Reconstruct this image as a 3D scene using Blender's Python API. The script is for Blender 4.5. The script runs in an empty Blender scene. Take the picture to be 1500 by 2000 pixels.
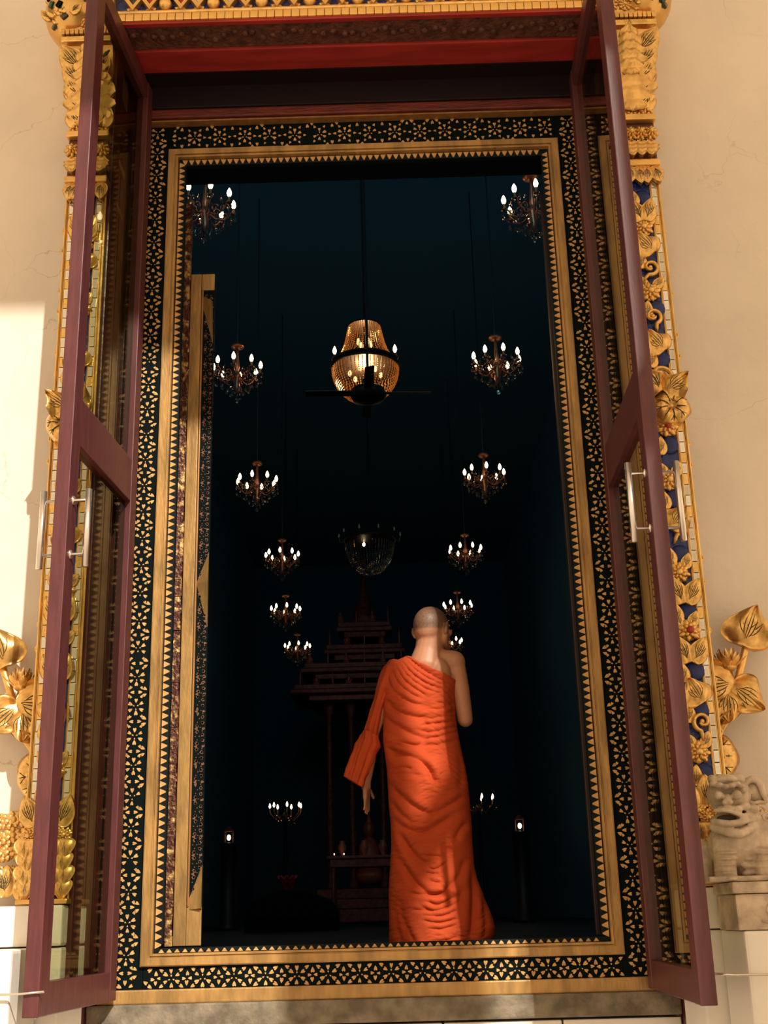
import bpy, bmesh, math, random
import numpy as np
from math import sin, cos, pi, sqrt, radians
from mathutils import Matrix, Vector, Euler

random.seed(7)
rng = np.random.default_rng(7)
SC = bpy.context.scene
COL = SC.collection

# ---------------------------------------------------------------- camera
CAM_F, CAM_YAW, CAM_PITCH, CAM_ROLL = 2368.2, -0.005236, 0.3203427, -0.0268209
CAM_C = np.array([0.0895871, -5.6160767, 0.1898785])


def cam_axes():
    cy, sy = cos(CAM_YAW), sin(CAM_YAW)
    cp, sp = cos(CAM_PITCH), sin(CAM_PITCH)
    cr, sr = cos(CAM_ROLL), sin(CAM_ROLL)
    fwd = np.array([sy * cp, cy * cp, sp])
    r0 = np.array([cy, -sy, 0.0])
    u0 = np.cross(r0, fwd)
    return cr * r0 + sr * u0, -sr * r0 + cr * u0, fwd


AX_R, AX_U, AX_W = cam_axes()


def at(px, py, Y):
    """real-world point at depth Y seen at photo pixel (px, py)"""
    d = AX_W * CAM_F + AX_R * (px - 750) - AX_U * (py - 1000)
    t = (Y - CAM_C[1]) / d[1]
    p = CAM_C + d * t
    return Vector((float(p[0]), float(Y), float(p[2])))


cam = bpy.data.cameras.new('camera')
cam.sensor_fit = 'HORIZONTAL'
cam.sensor_width = 36.0
cam.lens = CAM_F / 1500 * 36.0
cam.clip_start, cam.clip_end = 0.05, 200
camo = bpy.data.objects.new('camera', cam)
COL.objects.link(camo)
M = Matrix.Identity(4)
for i in range(3):
    M[i][0], M[i][1], M[i][2], M[i][3] = AX_R[i], AX_U[i], -AX_W[i], CAM_C[i]
camo.matrix_world = M
SC.camera = camo

# ---------------------------------------------------------------- light
SUN_T, SUN_K = 0.44, 0.80            # towards the sun: (T, -1, K)
w = bpy.data.worlds.new('sky')
SC.world = w
w.use_nodes = True
w.node_tree.nodes['Background'].inputs[0].default_value = (1.0, 0.73, 0.46, 1)
w.node_tree.nodes['Background'].inputs[1].default_value = 1.18
sun = bpy.data.lights.new('sun', 'SUN')
sun.energy = 4.9
sun.color = (1.0, 0.94, 0.82)
sun.angle = radians(0.6)
suno = bpy.data.objects.new('sun', sun)
COL.objects.link(suno)
suno.location = (6, -9, 12)
suno.rotation_euler = Vector((SUN_T, -1, SUN_K)).to_track_quat('Z', 'Y').to_euler()
vs = SC.view_settings
vs.view_transform = 'Standard'
vs.look = 'None'
vs.gamma = 1.0
vs.use_curve_mapping = False
vs.exposure = 0.0
try:
    SC.cycles.use_denoising = True
    SC.cycles.max_bounces = 10
    SC.cycles.transparent_max_bounces = 16
    SC.cycles.sample_clamp_indirect = 4.0
except Exception:
    pass


# ---------------------------------------------------------------- materials
def mat(name, col, rough=0.6, metal=0.0, var=0.0, scale=8.0, col2=None, bump=0.0, bscale=30.0,
        emit=0.0, stretch=None, spec=None, detail=4.0, ramp=(0.36, 0.62)):
    m = bpy.data.materials.new(name)
    m.use_nodes = True
    nt = m.node_tree
    b = nt.nodes['Principled BSDF']
    b.inputs['Base Color'].default_value = (*col, 1)
    b.inputs['Roughness'].default_value = rough
    b.inputs['Metallic'].default_value = metal
    if spec is not None:
        b.inputs['Specular IOR Level'].default_value = spec
    tc = nt.nodes.new('ShaderNodeTexCoord')
    src = tc.outputs['Object']
    if stretch:
        mp = nt.nodes.new('ShaderNodeMapping')
        mp.inputs['Scale'].default_value = stretch
        nt.links.new(src, mp.inputs[0])
        src = mp.outputs[0]
    if var or col2:
        n = nt.nodes.new('ShaderNodeTexNoise')
        n.inputs['Scale'].default_value = scale
        n.inputs['Detail'].default_value = detail
        nt.links.new(src, n.inputs['Vector'])
        cr = nt.nodes.new('ShaderNodeValToRGB')
        c2 = col2 or tuple(max(0, c * (1 - var)) for c in col)
        cr.color_ramp.elements[0].position = ramp[0]
        cr.color_ramp.elements[1].position = ramp[1]
        cr.color_ramp.elements[0].color = (*c2, 1)
        cr.color_ramp.elements[1].color = (*col, 1)
        nt.links.new(n.outputs['Fac'], cr.inputs[0])
        nt.links.new(cr.outputs[0], b.inputs['Base Color'])
    if bump:
        n2 = nt.nodes.new('ShaderNodeTexNoise')
        n2.inputs['Scale'].default_value = bscale
        n2.inputs['Detail'].default_value = 5
        nt.links.new(src, n2.inputs['Vector'])
        bp = nt.nodes.new('ShaderNodeBump')
        bp.inputs['Strength'].default_value = bump
        bp.inputs['Distance'].default_value = 0.02
        nt.links.new(n2.outputs['Fac'], bp.inputs['Height'])
        nt.links.new(bp.outputs[0], b.inputs['Normal'])
    if emit:
        b.inputs['Emission Color'].default_value = (*col, 1)
        b.inputs['Emission Strength'].default_value = emit
    return m


def plaster_material():
    m = mat('plaster', (0.83, 0.735, 0.62), 0.9, var=0.10, scale=1.6, bump=0.25, bscale=9.0)
    nt = m.node_tree
    b = nt.nodes['Principled BSDF']
    old = b.inputs['Base Color'].links[0].from_socket
    tc = nt.nodes.new('ShaderNodeTexCoord')
    mp = nt.nodes.new('ShaderNodeMapping')
    nt.links.new(tc.outputs['Object'], mp.inputs[0])
    nz = nt.nodes.new('ShaderNodeTexNoise')
    nz.inputs['Scale'].default_value = 2.5
    nz.inputs['Detail'].default_value = 6
    nt.links.new(mp.outputs[0], nz.inputs['Vector'])
    ad = nt.nodes.new('ShaderNodeMixRGB')
    ad.blend_type = 'ADD'
    ad.inputs[0].default_value = 0.55
    nt.links.new(mp.outputs[0], ad.inputs[1])
    nt.links.new(nz.outputs['Color'], ad.inputs[2])
    vo = nt.nodes.new('ShaderNodeTexVoronoi')
    vo.feature = 'DISTANCE_TO_EDGE'
    vo.inputs['Scale'].default_value = 1.25
    nt.links.new(ad.outputs[0], vo.inputs['Vector'])
    cr = nt.nodes.new('ShaderNodeValToRGB')
    cr.color_ramp.elements[0].position = 0.0
    cr.color_ramp.elements[0].color = (1, 1, 1, 1)
    cr.color_ramp.elements[1].position = 0.0035
    cr.color_ramp.elements[1].color = (0, 0, 0, 1)
    nt.links.new(vo.outputs['Distance'], cr.inputs[0])
    nz2 = nt.nodes.new('ShaderNodeTexNoise')
    nz2.inputs['Scale'].default_value = 1.1
    nt.links.new(mp.outputs[0], nz2.inputs['Vector'])
    cr2 = nt.nodes.new('ShaderNodeValToRGB')
    cr2.color_ramp.elements[0].position = 0.5
    cr2.color_ramp.elements[1].position = 0.62
    cr2.color_ramp.elements[1].color = (0.42, 0.42, 0.42, 1)
    nt.links.new(nz2.outputs['Fac'], cr2.inputs[0])
    mu = nt.nodes.new('ShaderNodeMath')
    mu.operation = 'MULTIPLY'
    nt.links.new(cr.outputs[0], mu.inputs[0])
    nt.links.new(cr2.outputs[0], mu.inputs[1])
    mx = nt.nodes.new('ShaderNodeMixRGB')
    nt.links.new(mu.outputs[0], mx.inputs[0])
    nt.links.new(old, mx.inputs[1])
    mx.inputs[2].default_value = (0.30, 0.21, 0.13, 1)
    nt.links.new(mx.outputs[0], b.inputs['Base Color'])
    return m


def glass_material(refl=0.90):
    m = bpy.data.materials.new('pane_glass')
    m.use_nodes = True
    nt = m.node_tree
    nt.nodes.remove(nt.nodes['Principled BSDF'])
    out = nt.nodes['Material Output']
    tr = nt.nodes.new('ShaderNodeBsdfTransparent')
    tr.inputs[0].default_value = (0.74, 0.75, 0.66, 1)
    gl = nt.nodes.new('ShaderNodeBsdfGlossy')
    gl.inputs['Roughness'].default_value = 0.0
    gl.inputs[0].default_value = (1, 1, 1, 1)
    lw = nt.nodes.new('ShaderNodeLayerWeight')
    lw.inputs[0].default_value = 0.5
    pw = nt.nodes.new('ShaderNodeMath')
    pw.operation = 'POWER'
    pw.inputs[1].default_value = 5.0
    nt.links.new(lw.outputs['Facing'], pw.inputs[0])
    ma = nt.nodes.new('ShaderNodeMath')
    ma.operation = 'MULTIPLY_ADD'
    ma.inputs[1].default_value = refl
    ma.inputs[2].default_value = 0.03
    nt.links.new(pw.outputs[0], ma.inputs[0])
    mx = nt.nodes.new('ShaderNodeMixShader')
    nt.links.new(ma.outputs[0], mx.inputs[0])
    nt.links.new(tr.outputs[0], mx.inputs[1])
    nt.links.new(gl.outputs[0], mx.inputs[2])
    nt.links.new(mx.outputs[0], out.inputs[0])
    return m


def emission(name, col, s):
    m = bpy.data.materials.new(name)
    m.use_nodes = True
    nt = m.node_tree
    nt.nodes.remove(nt.nodes['Principled BSDF'])
    e = nt.nodes.new('ShaderNodeEmission')
    e.inputs[0].default_value = (*col, 1)
    e.inputs[1].default_value = s
    nt.links.new(e.outputs[0], nt.nodes['Material Output'].inputs[0])
    return m


PLASTER = plaster_material()
GOLD = mat('carved_gilding', (0.90, 0.55, 0.18), 0.33, 0.8, var=0.30, scale=6, bump=0.08, bscale=40)
GOLD_B = mat('bright_gilding', (0.93, 0.60, 0.21), 0.27, 0.85, var=0.3, scale=18, bump=0.2, bscale=50)
GILT = mat('smooth_gilt_board', (0.50, 0.285, 0.095), 0.42, 0.35, var=0.40, scale=5, bump=0.12, bscale=20, stretch=(3, 3, 0.8))
GOLD_LINE = mat('groove_paint', (0.07, 0.05, 0.02), 0.7)
MAROON = mat('maroon_paint', (0.112, 0.027, 0.031), 0.42, var=0.25, scale=12, bump=0.05, bscale=40, stretch=(4, 4, 0.5))
MAROON_D = mat('dark_maroon_lacquer', (0.105, 0.022, 0.018), 0.3, var=0.35, scale=4, bump=0.15, bscale=20)
RED_D = mat('worn_red_board', (0.16, 0.022, 0.014), 0.5, var=0.5, scale=9, bump=0.3, bscale=30, stretch=(0.6, 3, 3))
RED = mat('red_board', (0.40, 0.030, 0.025), 0.45, var=0.3, scale=6, stretch=(0.5, 3, 3))
BROWN_W = mat('worn_brown_relief', (0.15, 0.05, 0.03), 0.6, var=0.6, scale=24, col2=(0.07, 0.02, 0.015), bump=0.6, bscale=50)
BROWNEDGE = mat('worn_gilt_edge', (0.62, 0.36, 0.12), 0.4, 0.4, scale=30, col2=(0.10, 0.030, 0.018), bump=0.5, bscale=50, ramp=(0.50, 0.66))
BORDER = mat('brown_gilt_border', (0.36, 0.17, 0.055), 0.4, 0.3, var=0.3, scale=7, stretch=(3, 3, 0.6))
LACQUER = mat('black_green_lacquer', (0.0025, 0.006, 0.006), 0.6, spec=0.06)
HEART = mat('gold_leaf_hearts', (0.74, 0.42, 0.15), 0.5, 0.2, var=0.35, scale=40)
BLACK = mat('black_jamb', (0.004, 0.008, 0.009), 0.6, spec=0.15)
BLUE = mat('blue_mirror_glass', (0.008, 0.03, 0.22), 0.12, var=0.6, scale=40, bump=0.4, bscale=60)
GREEN = mat('green_mirror_glass', (0.01, 0.07, 0.035), 0.15, var=0.5, scale=30)
REDGEM = mat('red_gem_glass', (0.35, 0.02, 0.015), 0.15)
GREYGEM = mat('grey_mirror_gem', (0.06, 0.055, 0.045), 0.12)
WHITEGEM = mat('silver_mirror_gem', (0.62, 0.56, 0.48), 0.12, 0.6)
MIRROR = mat('silver_mirror_tile', (0.86, 0.80, 0.68), 0.12, 0.85, var=0.35, scale=11)
STEEL = mat('brushed_steel', (0.80, 0.74, 0.68), 0.22, 0.9)
STRIP = mat('pale_wood_strip', (0.58, 0.42, 0.27), 0.6, var=0.3, scale=10)
STONE = mat('grey_stone', (0.26, 0.21, 0.15), 0.8, var=0.5, scale=12, bump=0.4, bscale=40)
WHITEST = mat('white_painted_stone', (0.88, 0.83, 0.76), 0.75, var=0.08, scale=3, bump=0.1, bscale=20)
MARBLE = mat('carved_marble', (0.66, 0.52, 0.38), 0.55, var=0.40, scale=14, bump=0.3, bscale=45)
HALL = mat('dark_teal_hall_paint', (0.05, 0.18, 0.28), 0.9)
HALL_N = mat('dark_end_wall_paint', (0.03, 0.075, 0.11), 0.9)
HALLF = mat('dark_hall_floor', (0.010, 0.022, 0.026), 0.6, spec=0.1)
TERRACE = mat('terrace_paving', (0.50, 0.43, 0.34), 0.8, var=0.2, scale=3)
BRASS = mat('copper_brass', (0.26, 0.09, 0.045), 0.35, 0.7)
CANDLE = mat('candle_sleeve', (0.40, 0.17, 0.07), 0.5)
BULB = emission('lit_bulb', (1.0, 0.72, 0.38), 9.0)
GLOW = emission('amber_inner_bulb', (1.0, 0.60, 0.24), 2.0)
BULB_OFF = mat('unlit_bulb', (0.5, 0.4, 0.3), 0.2)
DARKMETAL = mat('dark_bronze', (0.02, 0.012, 0.010), 0.5, 0.5)
FANM = mat('dark_fan_wood', (0.035, 0.016, 0.012), 0.5)
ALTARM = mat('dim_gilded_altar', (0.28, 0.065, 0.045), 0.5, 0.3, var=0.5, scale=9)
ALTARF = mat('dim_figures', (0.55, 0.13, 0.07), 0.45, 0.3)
SKIN = None
ROBE = mat('orange_robe_cloth', (0.50, 0.070, 0.020), 0.85, var=0.12, scale=6, bump=0.12, bscale=120, spec=0.15)


def crystal_material():
    m = mat('crystal_drop', (0.30, 0.20, 0.15), 0.03, 0.0)
    b = m.node_tree.nodes['Principled BSDF']
    b.inputs['Transmission Weight'].default_value = 0.85
    b.inputs['IOR'].default_value = 1.6
    return m


CRYSTAL = crystal_material()


def bead_material():
    m = bpy.data.materials.new('amber_glass_beads')
    m.use_nodes = True
    nt = m.node_tree
    nt.nodes.remove(nt.nodes['Principled BSDF'])
    t = nt.nodes.new('ShaderNodeBsdfTranslucent')
    t.inputs[0].default_value = (0.95, 0.62, 0.28, 1)
    g = nt.nodes.new('ShaderNodeBsdfGlossy')
    g.inputs['Roughness'].default_value = 0.12
    g.inputs[0].default_value = (1, 0.85, 0.6, 1)
    mx = nt.nodes.new('ShaderNodeMixShader')
    mx.inputs[0].default_value = 0.22
    nt.links.new(t.outputs[0], mx.inputs[1])
    nt.links.new(g.outputs[0], mx.inputs[2])
    nt.links.new(mx.outputs[0], nt.nodes['Material Output'].inputs[0])
    return m


BEADS = bead_material()
GLASS = glass_material()
GLASS_L = glass_material(0.15)


# ---------------------------------------------------------------- mesh building
class MB:
    """collects shapes and links them as ONE mesh object"""

    def __init__(self):
        self.v, self.f, self.mi, self.cur = [], [], [], 0

    def add(self, verts, faces, M=None):
        o = len(self.v)
        if M is not None:
            verts = [M @ Vector(p) for p in verts]
        self.v += [tuple(p) for p in verts]
        self.f += [tuple(o + i for i in f) for f in faces]
        self.mi += [self.cur] * len(faces)
        return self

    def use(self, i):
        self.cur = i
        return self

    def box(self, x0, x1, y0, y1, z0, z1, M=None):
        v = [(x, y, z) for x in (x0, x1) for y in (y0, y1) for z in (z0, z1)]
        f = [(0, 1, 3, 2), (4, 6, 7, 5), (0, 4, 5, 1), (2, 3, 7, 6), (0, 2, 6, 4), (1, 5, 7, 3)]
        return self.add(v, f, M)

    def bbox(self, x0, x1, y0, y1, z0, z1, b=0.004, M=None):
        bm = bmesh.new()
        bmesh.ops.create_cube(bm, size=1)
        for q in bm.verts:
            q.co = Vector(((x0 + x1) / 2 + q.co.x * (x1 - x0), (y0 + y1) / 2 + q.co.y * (y1 - y0), (z0 + z1) / 2 + q.co.z * (z1 - z0)))
        bmesh.ops.bevel(bm, geom=bm.edges[:], offset=b, segments=2, affect='EDGES', profile=0.6)
        return self.bm(bm, M)

    def bm(self, bm, M=None):
        bm.verts.index_update()
        self.add([q.co.copy() for q in bm.verts], [[q.index for q in f.verts] for f in bm.faces], M)
        bm.free()
        return self

    def lathe(self, prof, n=16, M=None, cap=True):
        v, f = [], []
        for r, z in prof:
            for i in range(n):
                a = 2 * pi * i / n
                v.append((r * cos(a), r * sin(a), z))
        for j in range(len(prof) - 1):
            for i in range(n):
                k = (i + 1) % n
                f.append((j * n + i, j * n + k, (j + 1) * n + k, (j + 1) * n + i))
        if cap:
            f.append(tuple(reversed(range(n))))
            f.append(tuple((len(prof) - 1) * n + i for i in range(n)))
        return self.add(v, f, M)

    def tube(self, pts, rad, n=8, M=None, flat=None):
        pts = [Vector(p) for p in pts]
        if not hasattr(rad, '__len__'):
            rad = [rad] * len(pts)
        v, f = [], []
        ref = None
        for j, p in enumerate(pts):
            t = (pts[min(j + 1, len(pts) - 1)] - pts[max(j - 1, 0)])
            if t.length < 1e-9:
                t = Vector((0, 0, 1))
            t.normalize()
            if ref is None:
                ref = Vector((0, 1, 0)) if abs(t.y) < 0.9 else Vector((1, 0, 0))
            a = (ref - t * ref.dot(t)).normalized()
            ref = a
            b = t.cross(a)
            fl = flat[j] if flat else 1.0
            for i in range(n):
                q = 2 * pi * i / n
                v.append(p + a * (rad[j] * fl * cos(q)) + b * (rad[j] * sin(q)))
        for j in range(len(pts) - 1):
            for i in range(n):
                k = (i + 1) % n
                f.append((j * n + i, j * n + k, (j + 1) * n + k, (j + 1) * n + i))
        f.append(tuple(reversed(range(n))))
        f.append(tuple((len(pts) - 1) * n + i for i in range(n)))
        return self.add(v, f, M)

    def ell(self, c, r, n=12, m=8, M=None, rot=None):
        v, f = [(0, 0, 1)], []
        for j in range(1, m):
            t = pi * j / m
            for i in range(n):
                a = 2 * pi * i / n
                v.append((sin(t) * cos(a), sin(t) * sin(a), cos(t)))
        v.append((0, 0, -1))
        for i in range(n):
            f.append((0, 1 + i, 1 + (i + 1) % n))
        for j in range(m - 2):
            for i in range(n):
                k = (i + 1) % n
                f.append((1 + j * n + i, 1 + (j + 1) * n + i, 1 + (j + 1) * n + k, 1 + j * n + k))
        L = len(v) - 1
        for i in range(n):
            f.append((L, 1 + (m - 2) * n + (i + 1) % n, 1 + (m - 2) * n + i))
        R = rot.to_matrix() if rot else Matrix.Identity(3)
        v = [R @ Vector((p[0] * r[0], p[1] * r[1], p[2] * r[2])) + Vector(c) for p in v]
        return self.add(v, f, M)

    def cap(self, p0, p1, r0, r1, n=12):
        p0, p1 = Vector(p0), Vector(p1)
        d = p1 - p0
        L = max(d.length, 1e-6)
        t = d / L
        pts, rad = [], []
        for k in range(1, 4):
            a = pi / 2 * k / 4
            pts.append(p0 - t * (r0 * cos(a)))
            rad.append(r0 * sin(a))
        for k in range(5):
            pts.append(p0 + d * (k / 4))
            rad.append(r0 + (r1 - r0) * k / 4)
        for k in range(3, 0, -1):
            a = pi / 2 * k / 4
            pts.append(p1 + t * (r1 * cos(a)))
            rad.append(r1 * sin(a))
        return self.tube(pts, rad, n)

    def mesh(self, name, mats, smooth=False):
        me = bpy.data.meshes.new(name)
        me.from_pydata(self.v, [], self.f)
        for m in (mats if isinstance(mats, (list, tuple)) else [mats]):
            me.materials.append(m)
        me.polygons.foreach_set('material_index', self.mi)
        if smooth:
            me.polygons.foreach_set('use_smooth', [True] * len(self.f))
        me.update()
        return me

    def build(self, name, mats, parent=None, smooth=False, loc=None):
        return link(name, self.mesh(name, mats, smooth), parent, loc)


def link(name, me, parent=None, loc=None, rot=None, scale=None):
    o = bpy.data.objects.new(name, me)
    COL.objects.link(o)
    if parent is not None:
        o.parent = parent
    if loc is not None:
        o.location = loc
    if rot is not None:
        o.rotation_euler = rot
    if scale is not None:
        o.scale = scale
    return o


def tag(o, label, cat, group=None, kind=None):
    o['label'] = label
    o['category'] = cat
    if group:
        o['group'] = group
    if kind:
        o['kind'] = kind
    return o


def thing(name, label, cat, loc=(0, 0, 0), rz=0.0, group=None, kind=None):
    o = bpy.data.objects.new(name, None)
    o.empty_display_size = 0.1
    COL.objects.link(o)
    o.location = loc
    o.rotation_euler = (0, 0, rz)
    return tag(o, label, cat, group, kind)


def struct(o, label, cat):
    return tag(o, label, cat, None, 'structure')


def copy_tree(o, parent=None):
    c = o.copy()
    COL.objects.link(c)
    if parent is not None:
        c.parent = parent
    for ch in list(o.children):
        copy_tree(ch, c)
    return c


def blob(mb, name, mats, parent=None, voxel=0.01, smooth=4, fac=0.5):
    """merge overlapping closed shapes into one continuous smooth surface"""
    me = mb.mesh(name + '_src', [])
    o = bpy.data.objects.new(name + '_src', me)
    COL.objects.link(o)
    r = o.modifiers.new('r', 'REMESH')
    r.mode = 'VOXEL'
    r.voxel_size = voxel
    s = o.modifiers.new('s', 'SMOOTH')
    s.iterations = smooth
    s.factor = fac
    dg = bpy.context.evaluated_depsgraph_get()
    dg.update()
    m2 = bpy.data.meshes.new_from_object(o.evaluated_get(dg))
    m2.name = name
    bpy.data.objects.remove(o)
    bpy.data.meshes.remove(me)
    m2.materials.clear()
    for m in (mats if isinstance(mats, (list, tuple)) else [mats]):
        m2.materials.append(m)
    m2.polygons.foreach_set('use_smooth', [True] * len(m2.polygons))
    return link(name, m2, parent)


# ================================================================ SETTING
def wall(name, label, x0, x1, y0, y1, z0, z1, m, cat='wall'):
    o = MB().box(x0, x1, y0, y1, z0, z1).build(name, m)
    return struct(o, label, cat)


WY = -0.22        # plaster face
wall('wall_left', 'cream plaster outer wall left of the gilded doorway, cracked, partly sunlit', -7, -1.30, WY, 0.30, -1.6, 15.5, PLASTER)
wall('wall_right', 'cream plaster outer wall right of the gilded doorway with a long crack', 1.30, 7, WY, 0.30, -1.6, 15.5, PLASTER)
wall('wall_top', 'cream plaster outer wall above the door lintel', -1.30, 1.30, WY, 0.30, 4.62, 15.5, PLASTER)
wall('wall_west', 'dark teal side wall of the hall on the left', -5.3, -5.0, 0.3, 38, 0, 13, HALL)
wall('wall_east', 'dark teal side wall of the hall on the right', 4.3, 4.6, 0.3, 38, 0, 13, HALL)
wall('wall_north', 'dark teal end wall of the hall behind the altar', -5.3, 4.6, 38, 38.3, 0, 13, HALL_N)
wall('floor', 'dark floor of the hall behind the sill', -5.3, 4.6, 0.3, 38.3, -0.3, 0.0, HALLF, 'floor')
wall('ceiling', 'dark ceiling of the hall', -5.3, 4.6, 0.3, 38.3, 12.6, 15.5, HALL, 'ceiling')
wall('ground', 'pale paved terrace in front of the doorway', -14, 14, -16, WY, -1.8, -1.6, TERRACE, 'ground')
wn = MB().box(-1.8, 1.8, -0.02, 0.02, -1.1, 1.1).build('softbox_1', mat('softbox_face', (0.5, 0.6, 0.65), 0.6), None, False, (0, 0.34, 10.6))  # unseen panel added as backing for the hall fill light
struct(wn, 'added window high above the door, on the hall side', 'softbox')
al = bpy.data.lights.new('hall_fill', 'AREA')  # added fill lamp that lifts the dark hall; no known source here
al.shape = 'RECTANGLE'
al.size, al.size_y = 3.5, 2.1
al.energy = 150
al.color = (0.30, 0.80, 1.0)
ao = bpy.data.objects.new('hall_fill', al)
COL.objects.link(ao)
ao.location = (0, 0.38, 10.6)
ao.rotation_euler = (pi / 2, 0, 0)
# porch roof with its eave; unseen columns and diagonal bar added for their shadows
EZ = 3.09 + SUN_K * 7.28
wall('ceiling.001', 'porch roof over the terrace', -12, 12, -7.5, WY, EZ, EZ + 0.25, WHITEST, 'roof')
wall('column', 'broad square column added out of view to shade the right side', 3.87, 5.6, -7.4, -6.6, -1.6, EZ, WHITEST, 'column')
wall('shade_column', 'slim square column added out of view to narrow the sun on the robe', 2.80, 3.47, -7.4, -6.9, -1.6, EZ, WHITEST, 'column')
o = MB().tube([(3.40, -7.1, 6.32), (3.94, -7.1, 7.23)], 0.095, 8).build('blocker', WHITEST)
struct(o, 'diagonal brace added out of view to cast a slanting shadow on the robe', 'blocker')

# lining of the recess between facade and door frame
for s, nm, lb in ((-1, 'trim_1', 'left'), (1, 'trim_2', 'right')):
    mb = MB()
    a, b = sorted((s * 1.245, s * 1.30))
    mb.bbox(a, b, -0.52, 0.02, -0.13, 4.55, 0.004)
    a, b = sorted((s * 1.222, s * 1.25))
    mb.bbox(a, b, -0.53, -0.40, -0.13, 4.5, 0.006)
    a, b = sorted((s * 1.222, s * 1.25))
    mb.bbox(a, b, -0.10, 0.0, -0.13, 4.5, 0.006)
    o = mb.build(nm, MAROON_D)
    struct(o, 'dark maroon lacquered lining of the recess, %s side of the door' % lb, 'trim')

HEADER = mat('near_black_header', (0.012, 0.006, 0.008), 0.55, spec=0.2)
o = thing('trim_3', 'stepped red and brown soffit boards under the gilded lintel', 'trim', (0, 0, 0), 0, None, 'structure')
MB().bbox(-1.24, 1.24, -0.55, -0.37, 4.515, 4.60, 0.006).build('soffit_board', BROWN_W, o)
mb = MB()
for i in range(46):
    x = -1.16 + i * 0.0515 + random.uniform(-0.01, 0.01)
    mb.ell((x, -0.46 + random.uniform(-0.03, 0.03), 4.513), (0.02, 0.022, 0.012), 7, 4)
r = mb.build('worn_relief', BROWN_W, o, True)
r['kind'] = 'stuff'
MB().bbox(-1.24, 1.24, -0.575, -0.545, 4.505, 4.57, 0.004).build('soffit_edge', RED, o)
MB().bbox(-1.24, 1.24, -0.37, -0.20, 4.500, 4.60, 0.006).build('soffit_board', RED, o)
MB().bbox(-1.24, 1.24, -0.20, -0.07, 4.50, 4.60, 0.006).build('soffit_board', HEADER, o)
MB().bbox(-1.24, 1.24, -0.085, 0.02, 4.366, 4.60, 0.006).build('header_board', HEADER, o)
MB().bbox(-1.24, 1.24, -0.075, 0.0, 4.31, 4.365, 0.008).build('header_rail', RED_D, o)
MB().bbox(-1.19, 1.19, -0.06, 0.0, 4.296, 4.306, 0.002).build('gilt_line', BORDER, o)

# ---------------------------------------------------------------- lacquer door frame
FR = thing('trim_4', 'black lacquer door frame with gold heart pattern and gilt inner moulding', 'door frame', (0, 0, 0), 0, None, 'structure')
XO, XI, ZB, ZT = 1.172, 1.05, -0.092, 4.296
H = 4.143
MB().bbox(-XO, -XI + 0.01, -0.012, 0.3, ZB, ZT, 0.004).build('lacquer_board', LACQUER, FR)
MB().bbox(XI - 0.01, XO, -0.012, 0.3, ZB, ZT, 0.004).build('lacquer_board', LACQUER, FR)
MB().bbox(-XI + 0.01, XI - 0.01, -0.012, 0.3, H - 0.01, ZT, 0.004).build('lacquer_board', LACQUER, FR)
MB().bbox(-XI + 0.01, XI - 0.01, -0.012, 0.3, ZB, 0.01, 0.004).build('lacquer_board', LACQUER, FR)


def mitre(p0, p1, d, w, y0, y1):
    """mitred rail from p0 to p1 (x,z), width w towards d (x,z)"""
    p0, p1, d = Vector(p0), Vector(p1), Vector(d)
    t = (p1 - p0).normalized()
    q0, q1 = p0 + d * w + t * w, p1 + d * w - t * w
    v = []
    for y in (y0, y1):
        for p in (p0, p1, q1, q0):
            v.append((p.x, y, p.y))
    f = [(0, 1, 2, 3), (7, 6, 5, 4), (0, 4, 5, 1), (1, 5, 6, 2), (2, 6, 7, 3), (3, 7, 4, 0)]
    return v, f


CORN = [((-XI, 0), (-XI, H), (1, 0)), ((-XI, H), (XI, H), (0, -1)), ((XI, H), (XI, 0), (-1, 0)), ((XI, 0), (-XI, 0), (0, 1))]
for p0, p1, d in CORN:
    mb = MB()
    mb.add(*mitre(p0, p1, d, 0.006, -0.030, 0.02))
    a, b, dd = Vector(p0), Vector(p1), Vector(d)
    t = (b - a).normalized()
    k = 0.005
    mb.add(*mitre(a + dd * k + t * k, b + dd * k - t * k, dd, 0.031, -0.036, 0.02))
    k = 0.036
    mb.add(*mitre(a + dd * k + t * k, b + dd * k - t * k, dd, 0.005, -0.026, 0.02))
    k = 0.043
    mb.add(*mitre(a + dd * k + t * k, b + dd * k - t * k, dd, 0.010, -0.032, 0.02))
    mb.build('gilt_rail', GILT, FR)
    # dark rebate that carries the triangles
    k = 0.052
    MB().add(*mitre(a + dd * k + t * k, b + dd * k - t * k, dd, 0.040 if d != (0, 1) else 0.022, -0.004, 0.03)).build('black_rebate', BLACK, FR)
# small gilt triangles around the rebate
tri = MB()
tv = [(-0.0162, 0, 0), (0.0162, 0, 0), (0.0035, 0, 0.029), (-0.0035, 0, 0.029), (-0.0145, -0.004, 0.002), (0.0145, -0.004, 0.002), (0.0025, -0.004, 0.027), (-0.0025, -0.004, 0.027)]
tf = [(4, 5, 6, 7), (0, 1, 5, 4), (1, 2, 6, 5), (2, 3, 7, 6), (3, 0, 4, 7)]
trim = tri.add(tv, tf).mesh('gilt_triangle', HEART)
SP = 0.0345
n = int((H - 0.14) / SP)
for i in range(n):
    z = 0.07 + i * SP + SP / 2
    link('gilt_triangle', trim, FR, (-XI + 0.057, -0.0045, z), (0, pi / 2, 0))
    link('gilt_triangle', trim, FR, (XI - 0.057, -0.0045, z), (0, -pi / 2, 0))
nt_ = int((2 * XI - 0.14) / SP)
for i in range(nt_):
    x = -XI + 0.07 + SP / 2 + i * SP
    link('gilt_triangle', trim, FR, (x, -0.0045, H - 0.057), (0, pi, 0))
mb = MB()
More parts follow.
